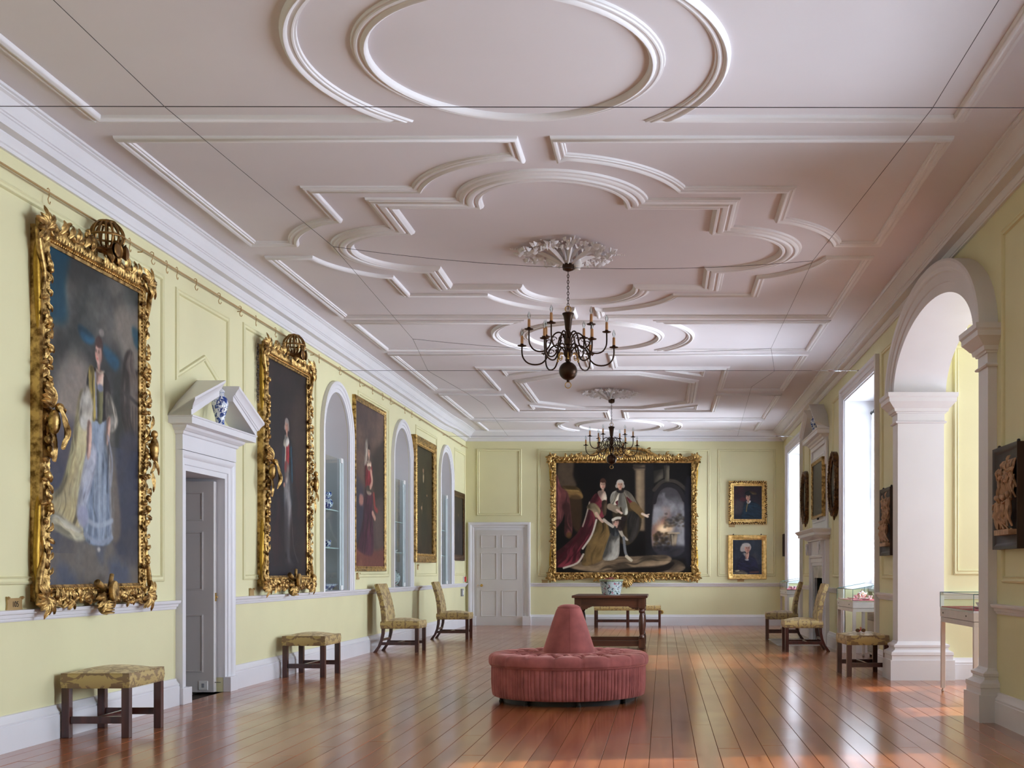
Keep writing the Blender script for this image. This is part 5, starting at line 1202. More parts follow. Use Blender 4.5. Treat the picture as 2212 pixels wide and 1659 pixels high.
def youth_cap():
    p = Paint(96, 110, 19); p.grad((40, 28, 34), (28, 30, 44)); p.poly([(.0, .45), (.2, .40), (.35, .5), (.3, .8), (0, .8)], (74, 66, 70), 6, .8); p.poly([(.3, .34), (.45, .38), (.4, .46), (.2, .42)], (98, 34, 42), 3, .7); p.clouds((70, 34, 40), 3, .5, .7, 0, .6, .6)
    p.poly([(.40, .50), (.60, .46), (.82, .52), (.95, .66), (1.0, 1.02), (.30, 1.02), (.34, .72)], (20, 40, 58), 2, 1, shade=((30, 58, 78), 4)); p.stroke([(.50, .52), (.47, .62), (.45, .76)], .016, (140, 116, 66)); p.poly([(.47, .45), (.60, .44), (.56, .52), (.48, .52)], (190, 186, 184), 1); p.head(.51, .34, .20, (214, 166, 140), (24, 20, 24), -.1, style='plain')
    p.poly([(.40, .22), (.52, .15), (.62, .17), (.64, .27), (.55, .25), (.44, .26)], (14, 14, 22), 1); p.poly([(.56, .16), (.76, .20), (.80, .25), (.66, .25)], (92, 74, 44), 2, .8); return p
def elder_wig():
    p = Paint(96, 112, 23); p.grad((40, 48, 62), (30, 32, 46)); p.clouds((58, 68, 84), 3, .48, .7, 0, .7, .7, 2); p.poly([(.66, .45), (.8, .4), (.84, .7), (.7, .66)], (76, 66, 62), 8, .5)
    p.poly([(.36, .44), (.56, .46), (.74, .52), (.84, .72), (.86, .95), (.20, .95), (.18, .66), (.28, .52)], (28, 28, 54), 2, 1, shade=((40, 40, 74), 5)); p.poly([(.0, .90), (.3, .87), (.52, .97), (.3, 1.02), (0, 1.0)], (104, 98, 88), 2); p.poly([(.08, .88), (.2, .86), (.24, .89), (.12, .90)], (196, 186, 164), 1); p.stroke([(.60, .93), (.86, .92)], .03, (92, 58, 54))
    p.ell(.40, .24, .13, .10, (196, 188, 182), 2); p.ell(.33, .29, .07, .06, (190, 182, 176), 2); p.head(.50, .26, .24, (212, 158, 138), (150, 130, 124), .15, wig=(200, 194, 188), style='plain'); p.ell(.45, .15, .13, .05, (204, 198, 192), 2); p.poly([(.36, .40), (.42, .38), (.46, .46), (.42, .47)], (214, 210, 206), 1); p.poly([(.44, .40), (.54, .37), (.56, .42), (.52, .56), (.45, .56)], (210, 154, 134), 1); p.poly([(.43, .555), (.54, .56), (.53, .59), (.43, .585)], (216, 212, 206), 1); return p
def dim(seed, a, b, head=None):
    p = Paint(80, 80, seed); p.grad(a, b); p.clouds(tuple(c * .8 for c in a), 3, .45, .7)
    if head: p.poly([(.3, .62), (.5, .56), (.72, .62), (.8, 1), (.22, 1)], (54, 52, 50), 4, .9); p.head(.5, .40, .26, head, (80, 70, 60), 0, style='plain')
    return p

# ============================================================ PICTURES: local x along the wall, z up, front towards -y
WALLS = dict(left=(R(90), lambda u: (XL, u)), right=(R(-90), lambda u: (XR, u)), end=(0.0, lambda u: (u, YE)))
def hang(name, wall, u, z, label, cat, group=None, off=0):
    rz, f = WALLS[wall]; x, y = f(u)
    if wall == 'left': x += off
    if wall == 'right': x -= off
    if wall == 'end': y -= off
    return empty(name, (x, y, z), rz, label, cat, group)
def canvas(root, p, w, h, y, oval=False):
    W, H = p.W, p.H; xs = np.linspace(-w / 2, w / 2, W); zs = np.linspace(h / 2, -h / 2, H); X, Z = np.meshgrid(xs, zs)
    idx = np.arange(W * H).reshape(H, W); f = np.stack([idx[:-1, :-1], idx[1:, :-1], idx[1:, 1:], idx[:-1, 1:]], -1).reshape(-1, 4)
    if oval:
        k = ((X / (w / 2)) ** 2 + (Z / (h / 2)) ** 2).ravel() < 1.02; f = f[k[f].all(1)]
    me = bpy.data.meshes.new('canvas'); v = np.stack([X.ravel(), np.full(W * H, y), Z.ravel()], -1)
    me.from_pydata(v.tolist(), [], f.tolist()); me.update()
    n_ = p.noise(34, 3); p.a *= (.90 + .20 * n_)[..., None]           # brushwork
    c = p.a.reshape(-1, 3).clip(0, 1) * p.key; c = np.where(c <= .04045, c / 12.92, ((c + .055) / 1.055) ** 2.4)
    at = me.color_attributes.new('paint', 'FLOAT_COLOR', 'POINT'); at.data.foreach_set('color', np.concatenate([c, np.ones((len(c), 1))], 1).astype(np.float32).ravel())
    me.materials.append(M['canvas']); o = bpy.data.objects.new('canvas', me); C.objects.link(o); o.parent = root
    mb = MB(); mb.box(-w / 2, w / 2, y + .002, -.002, -h / 2, h / 2) if not oval else mb.loft([[(w / 2 * math.cos(2 * PI * k / 40), yy, h / 2 * math.sin(2 * PI * k / 40)) for k in range(40)] for yy in (y + .002, -.002)])
    mb.build('stretcher_back', M['ebony'], root, smooth=0); return o
def rect_frame(root, w, h, prof, mat, name='frame'):
    mb = MB(); mb.sweep([(-w / 2, -h / 2), (-w / 2, h / 2), (w / 2, h / 2), (w / 2, -h / 2)], prof, lambda a, b, k: (a, -k, b), closed=True); return mb.build(name, mat, root, smooth=30)
def leaf2(mb, x, z, ang, L, W, y, lift, curl=0.0, n=7, lobes=2.5):
    """carved leaf on a frame: grows from (x, z) along ang, standing off the surface by lift"""
    rows = []; px, pz = x, z
    for i in range(n):
        t = i / (n - 1); a = ang + curl * t; w = W * (math.sin(PI * (.10 + .88 * t)) ** .75) * (1 + .25 * math.cos(lobes * 2 * PI * t)); up = y - lift * math.sin(PI * (.12 + .75 * t))
        nx, nz = -math.sin(a), math.cos(a)
        rows.append([(px + nx * w, up + .35 * w, pz + nz * w), (px + nx * w * .45, up - .12 * W, pz + nz * w * .45), (px, up + .10 * W, pz), (px - nx * w * .45, up - .12 * W, pz - nz * w * .45), (px - nx * w, up + .35 * w, pz - nz * w)])
        px += L / (n - 1) * math.cos(a); pz += L / (n - 1) * math.sin(a)
    b = len(mb.v)
    for r in rows: mb.v += r
    for i in range(n - 1):
        for k in range(4): mb.f.append((b + i * 5 + k, b + i * 5 + k + 1, b + (i + 1) * 5 + k + 1, b + (i + 1) * 5 + k))
def volute(mb, x, z, r, a0, turns, y, th, n=26, lift=.01):
    """scroll that winds inwards"""
    pts = []; rad = []
    for i in range(n):
        t = i / (n - 1); a = a0 + turns * 2 * PI * t; q = r * (1 - .86 * t); pts.append((x + q * math.cos(a), y - lift * t, z + q * math.sin(a))); rad.append(th * (1 - .55 * t))
    mb.tube(pts, rad, 7)
def curve_tube(mb, pts, rad, y, n=5, k=8):
    out = []
    N = len(pts)
    for i in range(N - 1):
        p0, p1, p2, p3 = pts[max(i - 1, 0)], pts[i], pts[i + 1], pts[min(i + 2, N - 1)]
        for j in range(n):
            t = j / n; out.append([.5 * (2 * p1[q] + (p2[q] - p0[q]) * t + (2 * p0[q] - 5 * p1[q] + 4 * p2[q] - p3[q]) * t * t + (3 * p1[q] - p0[q] - 3 * p2[q] + p3[q]) * t ** 3) for q in (0, 1)])
    out.append(pts[-1]); m = len(out)
    rr = [rad[0] + (rad[1] - rad[0]) * math.sin(PI * i / (m - 1)) for i in range(m)] if isinstance(rad, tuple) else [rad] * m
    mb.tube([(p[0], y, p[1]) for p in out], rr, k)
def beads(root, w, h, y, r=.009, step=.028, mat='gold2'):
    mb = MB()
    for a, b in (((-w / 2, -h / 2), (w / 2, -h / 2)), ((w / 2, -h / 2), (w / 2, h / 2)), ((w / 2, h / 2), (-w / 2, h / 2)), ((-w / 2, h / 2), (-w / 2, -h / 2))):
        L = math.hypot(b[0] - a[0], b[1] - a[1]); n = int(L / step)
        for i in range(n): t = (i + .5) / n; mb.ball((a[0] + (b[0] - a[0]) * t, y, a[1] + (b[1] - a[1]) * t), r, 6, 4)
    return mb.build('beading', M[mat], root, smooth=60, kind='stuff', recalc=False)
def garland(mb, x0, z0, x1, z1, y, width, rr, step=.045, fruit=.35, leafL=.09):
    L = math.hypot(x1 - x0, z1 - z0); n = max(2, int(L / step)); base = math.atan2(z1 - z0, x1 - x0)
    for i in range(n):
        t = (i + .5) / n; s = 1 if i % 2 else -1; x = x0 + (x1 - x0) * t; z = z0 + (z1 - z0) * t
        leaf2(mb, x, z, base + s * rr.uniform(.5, 1.25) + (PI if rr.random() < .25 else 0), leafL * rr.uniform(.8, 1.25) * width, .026 * width, y, .025, s * rr.uniform(-1.2, .8))
        if rr.random() < fruit:
            q = rr.uniform(.020, .033) * width; mb.ball((x + rr.uniform(-.02, .02), y - .018, z + rr.uniform(-.02, .02)), q, 9, 6, (1, .9, rr.uniform(.9, 1.2)))
def rococo(root, w, h, seed, trophies=True, canvas_y=-.055):
    """carved and gilded frame: moulding, beading, scrolled corners, garlands, crest and drop"""
    rr = random.Random(seed); B = .090; a, b = w / 2, h / 2
    rect_frame(root, w, h, [(-.012, .050), (-.012, .066), (.006, .074), (.012, .070), (.020, .078), (.032, .096), (.044, .086), (.062, .066), (B, .078), (B + .010, .062), (B + .010, 0), (.0, .0)], M['gold'])
    beads(root, w + .030, h + .030, -.082)
    for s in (-1, 1):                                       # plain ochre flank of the deep frame, seen from the side
        x = s * (a + B + .004)
        for q in ([(x - s * .012, -b - .05), (x + s * .022, -b + .16), (x + s * .004, -b + .5), (x - s * .006, -b + .62)], [(x - s * .006, b - .62), (x + s * .004, b - .42), (x + s * .020, b - .12), (x - s * .004, b + .02)]):
            side = MB(); curve_tube(side, q, (.010, .024), -.05); side.build('swept_flank', M['gold3'], root, smooth=60)
    g = MB()
    for s in (-1, 1):                                       # fruit and leaf garlands down both sides
        x = s * (a + .058); garland(g, x, b - .50, x, -b + .50, -.088, .85, rr, .036, .42)
        garland(g, x - s * .02, b - .05, x, b - .50, -.085, .75, rr, .05, .1, .10); garland(g, x - s * .02, -b + .05, x, -b + .50, -.085, .75, rr, .05, .1, .10)
    g.build('side_garlands', M['gold'], root, smooth=60, kind='stuff', recalc=False)
    for sx in (-1, 1):                                      # corners: C scrolls with acanthus
        for sz in (-1, 1):
            m = MB(); x, z = sx * (a + .075), sz * (b + .075)
            aa = math.atan2(sz, sx)
            volute(m, x + sx * .01, z + sz * .015, .075, aa - sx * sz * .4, -1.35 * sx * sz, -.085, .020); volute(m, x - sx * .10, z + sz * .02, .052, aa + PI * .5 * sx * sz, 1.3 * sx * sz, -.085, .015)
            curve_tube(m, [(x + sx * .03, z + sz * .07), (x + sx * .075, z - sz * .02), (x + sx * .05, z - sz * .16), (x + sx * .0, z - sz * .30), (x + sx * .02, z - sz * .42)], (.010, .022), -.080)
            curve_tube(m, [(x + sx * .04, z + sz * .06), (x - sx * .06, z + sz * .065), (x - sx * .18, z + sz * .03), (x - sx * .30, z + sz * .04)], (.010, .020), -.080)
            for k in range(9): leaf2(m, x, z, aa + (k - 4) * .42, .12 + .03 * (k % 2), .030, -.085, .045, (k - 4) * .18)
            m.build('corner_scroll', M['gold'], root, smooth=60, recalc=False)
    t = MB(); zc = b + .07                                  # crest rail: swan necks with fluted field
    for s in (-1, 1):
        curve_tube(t, [(s * (a - .02), zc - .01), (s * a * .72, zc + .055), (s * a * .48, zc + .035), (s * a * .30, zc + .085), (s * .14, zc + .13), (s * .03, zc + .10)], (.012, .024), -.085)
        volute(t, s * a * .62, zc + .075, .055, 1.57, -1.2 * s, -.085, .015); volute(t, s * .20, zc + .125, .045, 1.2, 1.2 * s, -.085, .014)
        for k in range(14): leaf2(t, s * (.08 + (a - .16) * k / 13), zc - .035, PI / 2 + s * .15, .10 + .04 * math.sin(k * 1.3), .017, -.078, .02, s * .3)
        for k in range(5): leaf2(t, s * (a * .85 - .11 * k), zc + .02, PI / 2 + s * rr.uniform(-.9, .9), .11, .03, -.09, .04, rr.uniform(-.8, .8))
    t.build('crest_rail', M['gold'], root, smooth=60, recalc=False)
    d = MB(); zc = -b - .075                                # lower rail
    for s in (-1, 1):
        curve_tube(d, [(s * (a + .02), zc - .03), (s * a * .70, zc - .055), (s * a * .45, zc + .0), (s * .14, zc - .035), (s * .04, zc - .03)], (.010, .021), -.085); volute(d, s * a * .78, zc - .012, .050, -1.57, 1.3 * s, -.085, .014)
        garland(d, s * .12, zc - .01, s * (a - .05), zc - .02, -.09, .95, rr, .038, .35)
        for k in range(13): leaf2(d, s * (.07 + (a - .14) * k / 12), zc + .055, -PI / 2 - s * .15, .085, .016, -.078, .02, s * .3)
    d.build('lower_rail', M['gold'], root, smooth=60, recalc=False)
    if not trophies: return
    m = MB(); c = (0.02, -.125, b + .245); r = .118             # openwork globe
    for k in range(16):
        az = 2 * PI * k / 16; m.tube([(c[0] + r * math.cos(el) * math.cos(az), c[1] + r * math.cos(el) * math.sin(az), c[2] + r * math.sin(el)) for el in [R(-86 + 172 * i / 14) for i in range(15)]], .0080, 5)
    for el, q in ((0, .009), (R(62), .012), (R(-62), .010)): m.tube([(c[0] + (r + .004) * math.cos(el) * math.cos(x), c[1] + (r + .004) * math.cos(el) * math.sin(x), c[2] + r * math.sin(el)) for x in [2 * PI * i / 28 for i in range(28)]], q, 6, closed=True)
    m.ball((c[0], c[1], c[2] + r), .028, 10, 6, (1, 1, .5)); m.ball((c[0], c[1], c[2] - r), .03, 10, 6, (1, 1, .6)); m.build('openwork_globe', M['globe'], root, smooth=60)
    for k, (sx, dz) in enumerate(((-1, .0), (1, .02))):        # pair of horns in front of it
        m = MB(); q = [(0.16 - .05 * k, -.10, b + .10 + dz), (.06, -.13, b + .115 + dz), (-.04 + .06 * k, -.17, b + .12 + dz), (-.07 + .10 * k, -.225, b + .12 + dz), (-.075 + .11 * k, -.25, b + .12 + dz)]
        if k: q = [(-.18, -.10, b + .11), (-.10, -.13, b + .135), (.0, -.16, b + .14), (.06, -.21, b + .14), (.075, -.245, b + .14)]
        m.tube(q, [.010, .012, .018, .036, .062], 16, cap=False); m.ball(tuple(q[-1]), .05, 12, 6, (1, .15, 1)); m.build('horn', M['globe'], root, smooth=70)
    m = MB(); x, z = -(a + .075), -.06                         # eagle on the left flank
    m.ball((x, -.15, z), .05, 12, 9, (.8, .8, 1.7)); m.ball((x + .03, -.17, z + .10), .030, 10, 8, (1, 1, 1.1)); m.tube([(x + .045, -.175, z + .105), (x + .085, -.18, z + .09), (x + .095, -.175, z + .07)], [.014, .010, .003], 8)
    for k in range(6): leaf2(m, x - .01 + .008 * k, z + .11 - .02 * k, -1.15 - .12 * k, .30 - .02 * k, .030, -.17 - .006 * k, .05, -.5)
    for k in range(5): leaf2(m, x, z + .10, PI - .4 - .28 * k, .16, .026, -.13, .04, .6)
    for k in range(4): leaf2(m, x + .01 * k, z - .07, -1.5 - .12 * k, .20, .022, -.13, .03, .2)
    m.build('carved_eagle', M['gold'], root, smooth=60, recalc=False)
    m = MB(); x = a + .075                                     # fish on the right flank
    m.ball((x + .02, -.14, z - .02), .052, 14, 10, (.72, .7, 1.9)); m.ball((x + .02, -.14, z + .10), .034, 10, 8, (.9, .8, 1.0))
    for s in (-.4, .4): leaf2(m, x + .02, z - .10, -PI / 2 + s, .15, .024, -.13, .03, s)
    m.tube([(x + .05, -.14, z - .05), (x + .085, -.13, z - .12), (x + .095, -.13, z - .17)], [.014, .011, .004], 6); leaf2(m, x + .02, z - .20, -1.5, .17, .028, -.11, .03, .2); leaf2(m, x, z + .14, 1.4, .12, .024, -.11, .03, -.3)
    m.build('carved_fish', M['gold'], root, smooth=60, recalc=False)
    m = MB(); zc = -b - .06                                    # trophy below
    m.lathe([(.001, .0), (.055, .006), (.060, .02), (.055, .034), (.001, .04)], (.0, -.17, zc + .02), 18, 'y', sy=1.3)
    m.tube([(-.12, -.12, zc + .085), (.0, -.14, zc + .015), (.13, -.12, zc - .06)], [.026, .024, .026], 10); m.tube([(.11, -.12, zc + .14), (.0, -.15, zc + .0), (-.10, -.12, zc - .08)], [.016, .020, .012], 8)
    for k in range(7): leaf2(m, 0, zc, -2.9 + k * .45, .16, .028, -.11, .05, 0)
    m.ball((.01, -.12, zc - .10), .062, 14, 9, (1, .85, .95))
    for k in range(5): m.tube([(.01 + .064 * math.cos(q), -.12 - .055 * math.sin(q) * 1.0, zc - .10 + (k - 2) * .022) for q in [PI * i / 10 for i in range(11)]], .007, 5)
    m.build('music_trophy', M['gold'], root, smooth=60, recalc=False)

PG = 'full-length portraits on the left wall'
r1 = hang('portrait_painting', 'left', 8.60, 2.24, 'large portrait of a lady in pale blue beside an urn, carved gilt frame', 'painting', None)
canvas(r1, lady_pale(), 1.39, 2.35, -.055); rococo(r1, 1.39, 2.35, 3)
r2 = hang('portrait_painting', 'left', 12.965, 2.285, 'dark full-length portrait of a man with a red sash, carved gilt frame', 'painting', None)
canvas(r2, lord_dark(), 1.39, 2.35, -.055); rococo(r2, 1.39, 2.35, 4)
m = MB()
for k in range(22): 
    q = [(-.86 - .01 * (k % 2), -.03 - .004 * math.sin(k), 1.25 - .028 * k + .019 * math.cos(x)) if k % 2 else (-.86 + .012 * math.sin(x), -.03, 1.25 - .028 * k + .019 * math.cos(x)) for x in [2 * PI * i / 8 for i in range(8)]]
    m.tube([(p[0] + (.010 * math.sin(2 * PI * i / 8) if k % 2 == 0 else 0), p[1] + (.010 * math.sin(2 * PI * i / 8) if k % 2 else 0), p[2]) for i, p in enumerate(q)], .0035, 4, closed=True)
m.build('hanging_chain', M['steel'], r2, smooth=60, kind='stuff')
SIMPLE = lambda b, d: [(-.008, d * .55), (-.008, d * .7), (b * .12, d * .78), (b * .2, d * .70), (b * .55, d * .80), (b * .75, d * .98), (b * .92, d), (b, d * .85), (b, 0), (0, 0)]
r3 = hang('portrait_painting', 'left', 16.75, 2.385, 'tall portrait of a lady in dark red, thin gilt frame', 'painting', PG if False else None)
canvas(r3, lady_red(), 1.62, 2.30, -.03); rect_frame(r3, 1.62, 2.30, SIMPLE(.065, .055), M['gold'])
r4 = hang('portrait_painting', 'left', 20.40, 2.405, 'dark olive portrait in a wide gilt frame between the second and third niches', 'painting')
canvas(r4, gent_olive(), 1.42, 1.86, -.05); rect_frame(r4, 1.42, 1.86, SIMPLE(.15, .11), M['gold']); beads(r4, 1.46, 1.90, -.085, .012, .035)
r5 = hang('portrait_painting', 'left', 23.95, 2.10, 'small dark portrait in a dull bronze frame next to the end corner', 'painting')
canvas(r5, small_dark(), 1.04, 1.20, -.03); rect_frame(r5, 1.04, 1.20, SIMPLE(.11, .06), M['brownf'])
r6 = hang('group_painting', 'end', -.855, 2.325, 'huge group portrait of a couple and child in carved gilt on the end wall', 'painting')
canvas(r6, group_portrait(), 2.94, 2.38, -.055)
rococo(r6, 2.94, 2.38, 8, trophies=False)
m = MB(); b = 1.19
for s in (-1, 1):
    curve_tube(m, [(s * 1.15, b + .10), (s * .75, b + .13), (s * .45, b + .26), (s * .15, b + .30), (0, b + .29)], (.02, .035), -.09); volute(m, s * .55, b + .25, .06, 1.0, s * 1.2, -.09, .018); volute(m, s * .95, b + .18, .05, 1.0, s * 1.1, -.08, .014)
    for k in range(22): leaf2(m, s * (.03 + .05 * k), b + .06, PI / 2 + s * .12, .12 + .12 * max(0, 1 - k / 14), .024, -.085, .03, s * .35)
for k in range(9): leaf2(m, 0, b + .12, PI / 2 + (k - 4) * .35, .20, .04, -.10, .05, (k - 4) * .15)
m.build('crest', M['gold'], r6, smooth=60, recalc=False)
m = MB()
for k in range(13): leaf2(m, .06, -b - .10, -PI / 2 + (k - 6) * .27, .24 - .014 * abs(k - 6), .042, -.10, .05, (k - 6) * .05)
rr = random.Random(5)
for s in (-1, 1): garland(m, .1 * s, -b - .16, s * .62, -b - .09, -.10, 1.2, rr, .04, .3)
volute(m, .06, -b - .11, .06, 0, 1.4, -.12, .018); m.build('shell_drop', M['gold'], r6, smooth=60, recalc=False)
r7 = hang('portrait_painting', 'end', 1.82, 2.65, 'small portrait of a youth in a dark cap, upper of two on the end wall', 'painting')
canvas(r7, youth_cap(), .62, .73, -.03); rect_frame(r7, .62, .73, SIMPLE(.10, .07), M['gold2'])
m = MB(); rr = random.Random(2)
for s in (-1, 1): garland(m, s * .385, -.42, s * .385, .42, -.064, .40, rr, .022, .4); garland(m, -.38, s * .44, .38, s * .44, -.064, .40, rr, .022, .4)
m.build('carved_border', M['brownf'], r7, smooth=60, kind='stuff', recalc=False)
r8 = hang('portrait_painting', 'end', 1.81, 1.475, 'small portrait of an old man in a white wig on the end wall', 'painting')
canvas(r8, elder_wig(), .64, .76, -.03); rect_frame(r8, .64, .76, SIMPLE(.095, .07), M['gold2'])
m = MB()
for s in (-1, 1):
    for k in range(26): m.box(s * .365 - .022, s * .365 + .022, -.066, -.05, -.36 + k * .028 + .004, -.36 + k * .028 + .022)
    for k in range(22): m.box(-.31 + k * .028 + .004, -.31 + k * .028 + .022, -.066, -.05, s * .425 - .022, s * .425 + .022)
m.build('reeding', M['gold2'], r8, smooth=0, kind='stuff')
m = MB()
for s in (-1, 1): m.ball((s * .3, -.03, .49), .014, 6, 5)
m.build('hanging_lug', M['black'], r8)
# right wall pictures
def oval_frame(u, z, w, h, label, seed):
    r = hang('oval_portrait', 'right', u, z, label, 'painting'); mb = MB()
    pr = [(-.01, .03), (-.01, .045), (.01, .05), (.03, .045), (.05, .065), (.08, .07), (.10, .05), (.10, 0), (0, 0)]
    mb.loft([[((w / 2 + n) * math.cos(t), -d, (h / 2 + n) * math.sin(t)) for n, d in pr] for t in [2 * PI * k / 56 for k in range(56)]], loop=True); mb.build('frame', M['brownf'], r, smooth=40)
    m = MB(); rr = random.Random(seed)
    for k in range(64): t = 2 * PI * k / 64; leaf2(m, (w / 2 + .06) * math.cos(t), (h / 2 + .06) * math.sin(t), t + PI / 2 + rr.uniform(-.6, .6), .07, .020, -.06, .02, rr.uniform(-.8, .8))
    m.build('carved_border', M['brownf'], r, smooth=60, kind='stuff', recalc=False)
    canvas(r, dim(seed, (104, 104, 86), (70, 68, 58), (170, 150, 126)), w, h, -.028, True)
    m = MB(); m.lathe([(.01, 0), (.02, -.02), (.012, -.05), (.001, -.07)], (0, -.03, -h / 2 - .09), 10); m.build('drop', M['brownf'], r); return r
oval_frame(20.93, 2.50, .62, .76, 'dark-framed oval portrait between the far window and the chimneypiece', 31)
oval_frame(17.42, 2.48, .62, .78, 'dark-framed oval portrait between the chimneypiece and the nearer window', 32)
r9 = hang('narrow_picture', 'right', 24.86, 1.73, 'narrow black-framed picture squeezed into the far corner beside the end window', 'painting')
canvas(r9, dim(33, (40, 32, 30), (30, 26, 26)), .10, .38, -.02); rect_frame(r9, .10, .38, SIMPLE(.05, .035), M['ebony'])
def relief(u, z, label, seed, mirror=1):
    r = hang('carved_relief', 'right', u, z, label, 'relief', 'carved wooden reliefs in deep dark boxes flanking the arch'); w, h = .62, .77
    pr = [(-.17, .012), (-.17, .016), (-.13, .018), (-.12, .028), (-.095, .026), (-.05, .042), (-.035, .052), (-.02, .060), (0, .064), (0, 0), (-.17, 0)]
    rect_frame(r, w, h, pr, M['ebony'], 'box_frame')
    mb = MB(); mb.box(-w / 2 + .16, w / 2 - .16, -.014, 0, -h / 2 + .16, h / 2 - .16); mb.build('back_board', M['ebony'], r, smooth=0)
    m = MB(); rr = random.Random(seed)
    for k in range(30): x = -.14 + .28 * k / 29; m.tube([(x, -.02, .06), (x + rr.uniform(-.012, .012), -.04 - rr.uniform(0, .02), .15), (x, -.025, .25)], [.006, .007, .004], 5)
    for k in range(16): leaf2(m, rr.uniform(-.13, .13), rr.uniform(.10, .24), rr.uniform(0, 6.3), .07, .018, -.04, .03, rr.uniform(-1, 1), 5)
    def figure(x, z0, y, s, lean):
        for q in (-1, 1): m.tube([(x + q * .012 * s + lean * .1, y + q * .01, z0), (x + q * .020 * s + .008 * s, y - .012, z0 + .05 * s), (x + q * .009 * s, y, z0 + .10 * s)], [.007 * s, .010 * s, .013 * s], 6)
        m.tube([(x, y, z0 + .09 * s), (x + lean * .02, y - .006, z0 + .13 * s), (x + lean * .05, y - .008, z0 + .175 * s)], [.017 * s, .021 * s, .016 * s], 8); m.ball((x + lean * .07, y - .014, z0 + .207 * s), .016 * s, 8, 7, (.9, 1, 1.2))
        for q in (-1, 1): m.tube([(x + lean * .05 + q * .018 * s, y, z0 + .172 * s), (x + q * .048 * s, y - .014, z0 + (.15 + .03 * rr.uniform(-1, 1)) * s), (x + q * .05 * s + rr.uniform(-.02, .02), y - .022, z0 + (.17 + .05 * rr.uniform(-1, 1)) * s)], [.009 * s, .007 * s, .006 * s], 6)
        for q in range(4): m.tube([(x + (q - 1.5) * .012 * s, y - .012, z0 + .135 * s), (x + (q - 1.5) * .017 * s, y - .022, z0 + .085 * s), (x + (q - 1.5) * .020 * s + lean * .1, y - .012, z0 + .04 * s)], [.005, .007 * s, .004], 5)
    for k in range(6): figure(-.125 + .05 * k + rr.uniform(-.01, .01), -.02 + rr.uniform(-.015, .015), -.035, .85, rr.uniform(-.4, .4))
    for k in range(5): figure(-.12 + .06 * k + rr.uniform(-.012, .012), -.215 + rr.uniform(0, .02), -.06, 1.0, rr.uniform(-.6, .6))
    for k in range(12): m.ball((rr.uniform(-.14, .14), -.05, -.212 + rr.uniform(-.005, .01)), rr.uniform(.008, .016), 7, 5)
    m.box(-.155, .155, -.075, -.012, -.25, -.215); cv = m.build('carving', M['relief'], r, smooth=60, recalc=False); cv.scale = (1.18, 1.25, 1.12); cv.location = (0, .004, 0)
    m = MB()
    for s in (-1, 1): m.ball((s * .24, -.03, h / 2 + .012), .014, 7, 5)
    m.build('hanging_lug', M['black'], r)
relief(13.27, 1.735, 'carved wooden relief in a dark box between the nearer window and the white pier', 41)
relief(8.61, 1.72, 'carved wooden relief in a dark box right of the arch, closest to the viewer', 42)

# ---- gilt number plaques
TG = 'little gilt number plaques below the pictures'
def plaque(wall, u, z, label, w=.13, h=.085, text=None):
    t = hang('number_plaque', wall, u, z, label, 'plaque', TG); mb = MB(); n = 10
    pts = [(-w / 2, -h * .5), (w / 2, -h * .5), (w * .47, 0), (w / 2, h * .55), (w * .38, h * .42), (-w * .38, h * .42), (-w / 2, h * .55), (-w * .47, 0)]
    mb.prism(pts[::-1], -.012, -.002, lambda a, b, k: (a, k, b)); mb.build('plate', M['tagm'], t, smooth=0)
    mb = MB()
    for s in (-1, 1): mb.tube([(s * w * .46, -.012, h * .48 - .012), (s * w * .46, -.022, h * .52)], .009, 8)
    mb.build('scroll_end', M['tagm'], t)
    if text:
        cu = bpy.data.curves.new('number', 'FONT'); cu.body = text; cu.size = h * .62; cu.align_x = 'CENTER'; cu.align_y = 'CENTER'; cu.extrude = .0006
        cu.materials.append(M['ink']); o_ = bpy.data.objects.new('lettering', cu); C.objects.link(o_); bpy.context.view_layer.update(); me = bpy.data.meshes.new_from_object(o_.evaluated_get(bpy.context.evaluated_depsgraph_get())); bpy.data.objects.remove(o_)
        o = bpy.data.objects.new('number', me); C.objects.link(o); o.parent = t; o.location = (.004, -.0135, -.006); o.rotation_euler = (R(90), 0, 0)
    return t
plaque('left', 7.60, .958, 'gilt plaque numbered 105 on the dado rail below the pale blue lady', .18, .085, '105')
plaque('left', 11.98, .955, 'small gilt plaque below the dark portrait with the red sash', .12, .075)
plaque('left', 16.15, 1.10, 'small gilt plaque below the tall lady in dark red', .14, .09)
plaque('left', 20.05, 1.24, 'small gilt plaque below the dark olive portrait', .14, .09)
plaque('end', -2.56, .955, 'small gilt plaque on the dado rail by the group portrait', .13, .07)
plaque('end', 1.48, 2.155, 'small gilt plaque between the two small portraits on the end wall', .13, .06)
plaque('end', 1.67, .975, 'small gilt plaque under the old man in a white wig', .15, .06)
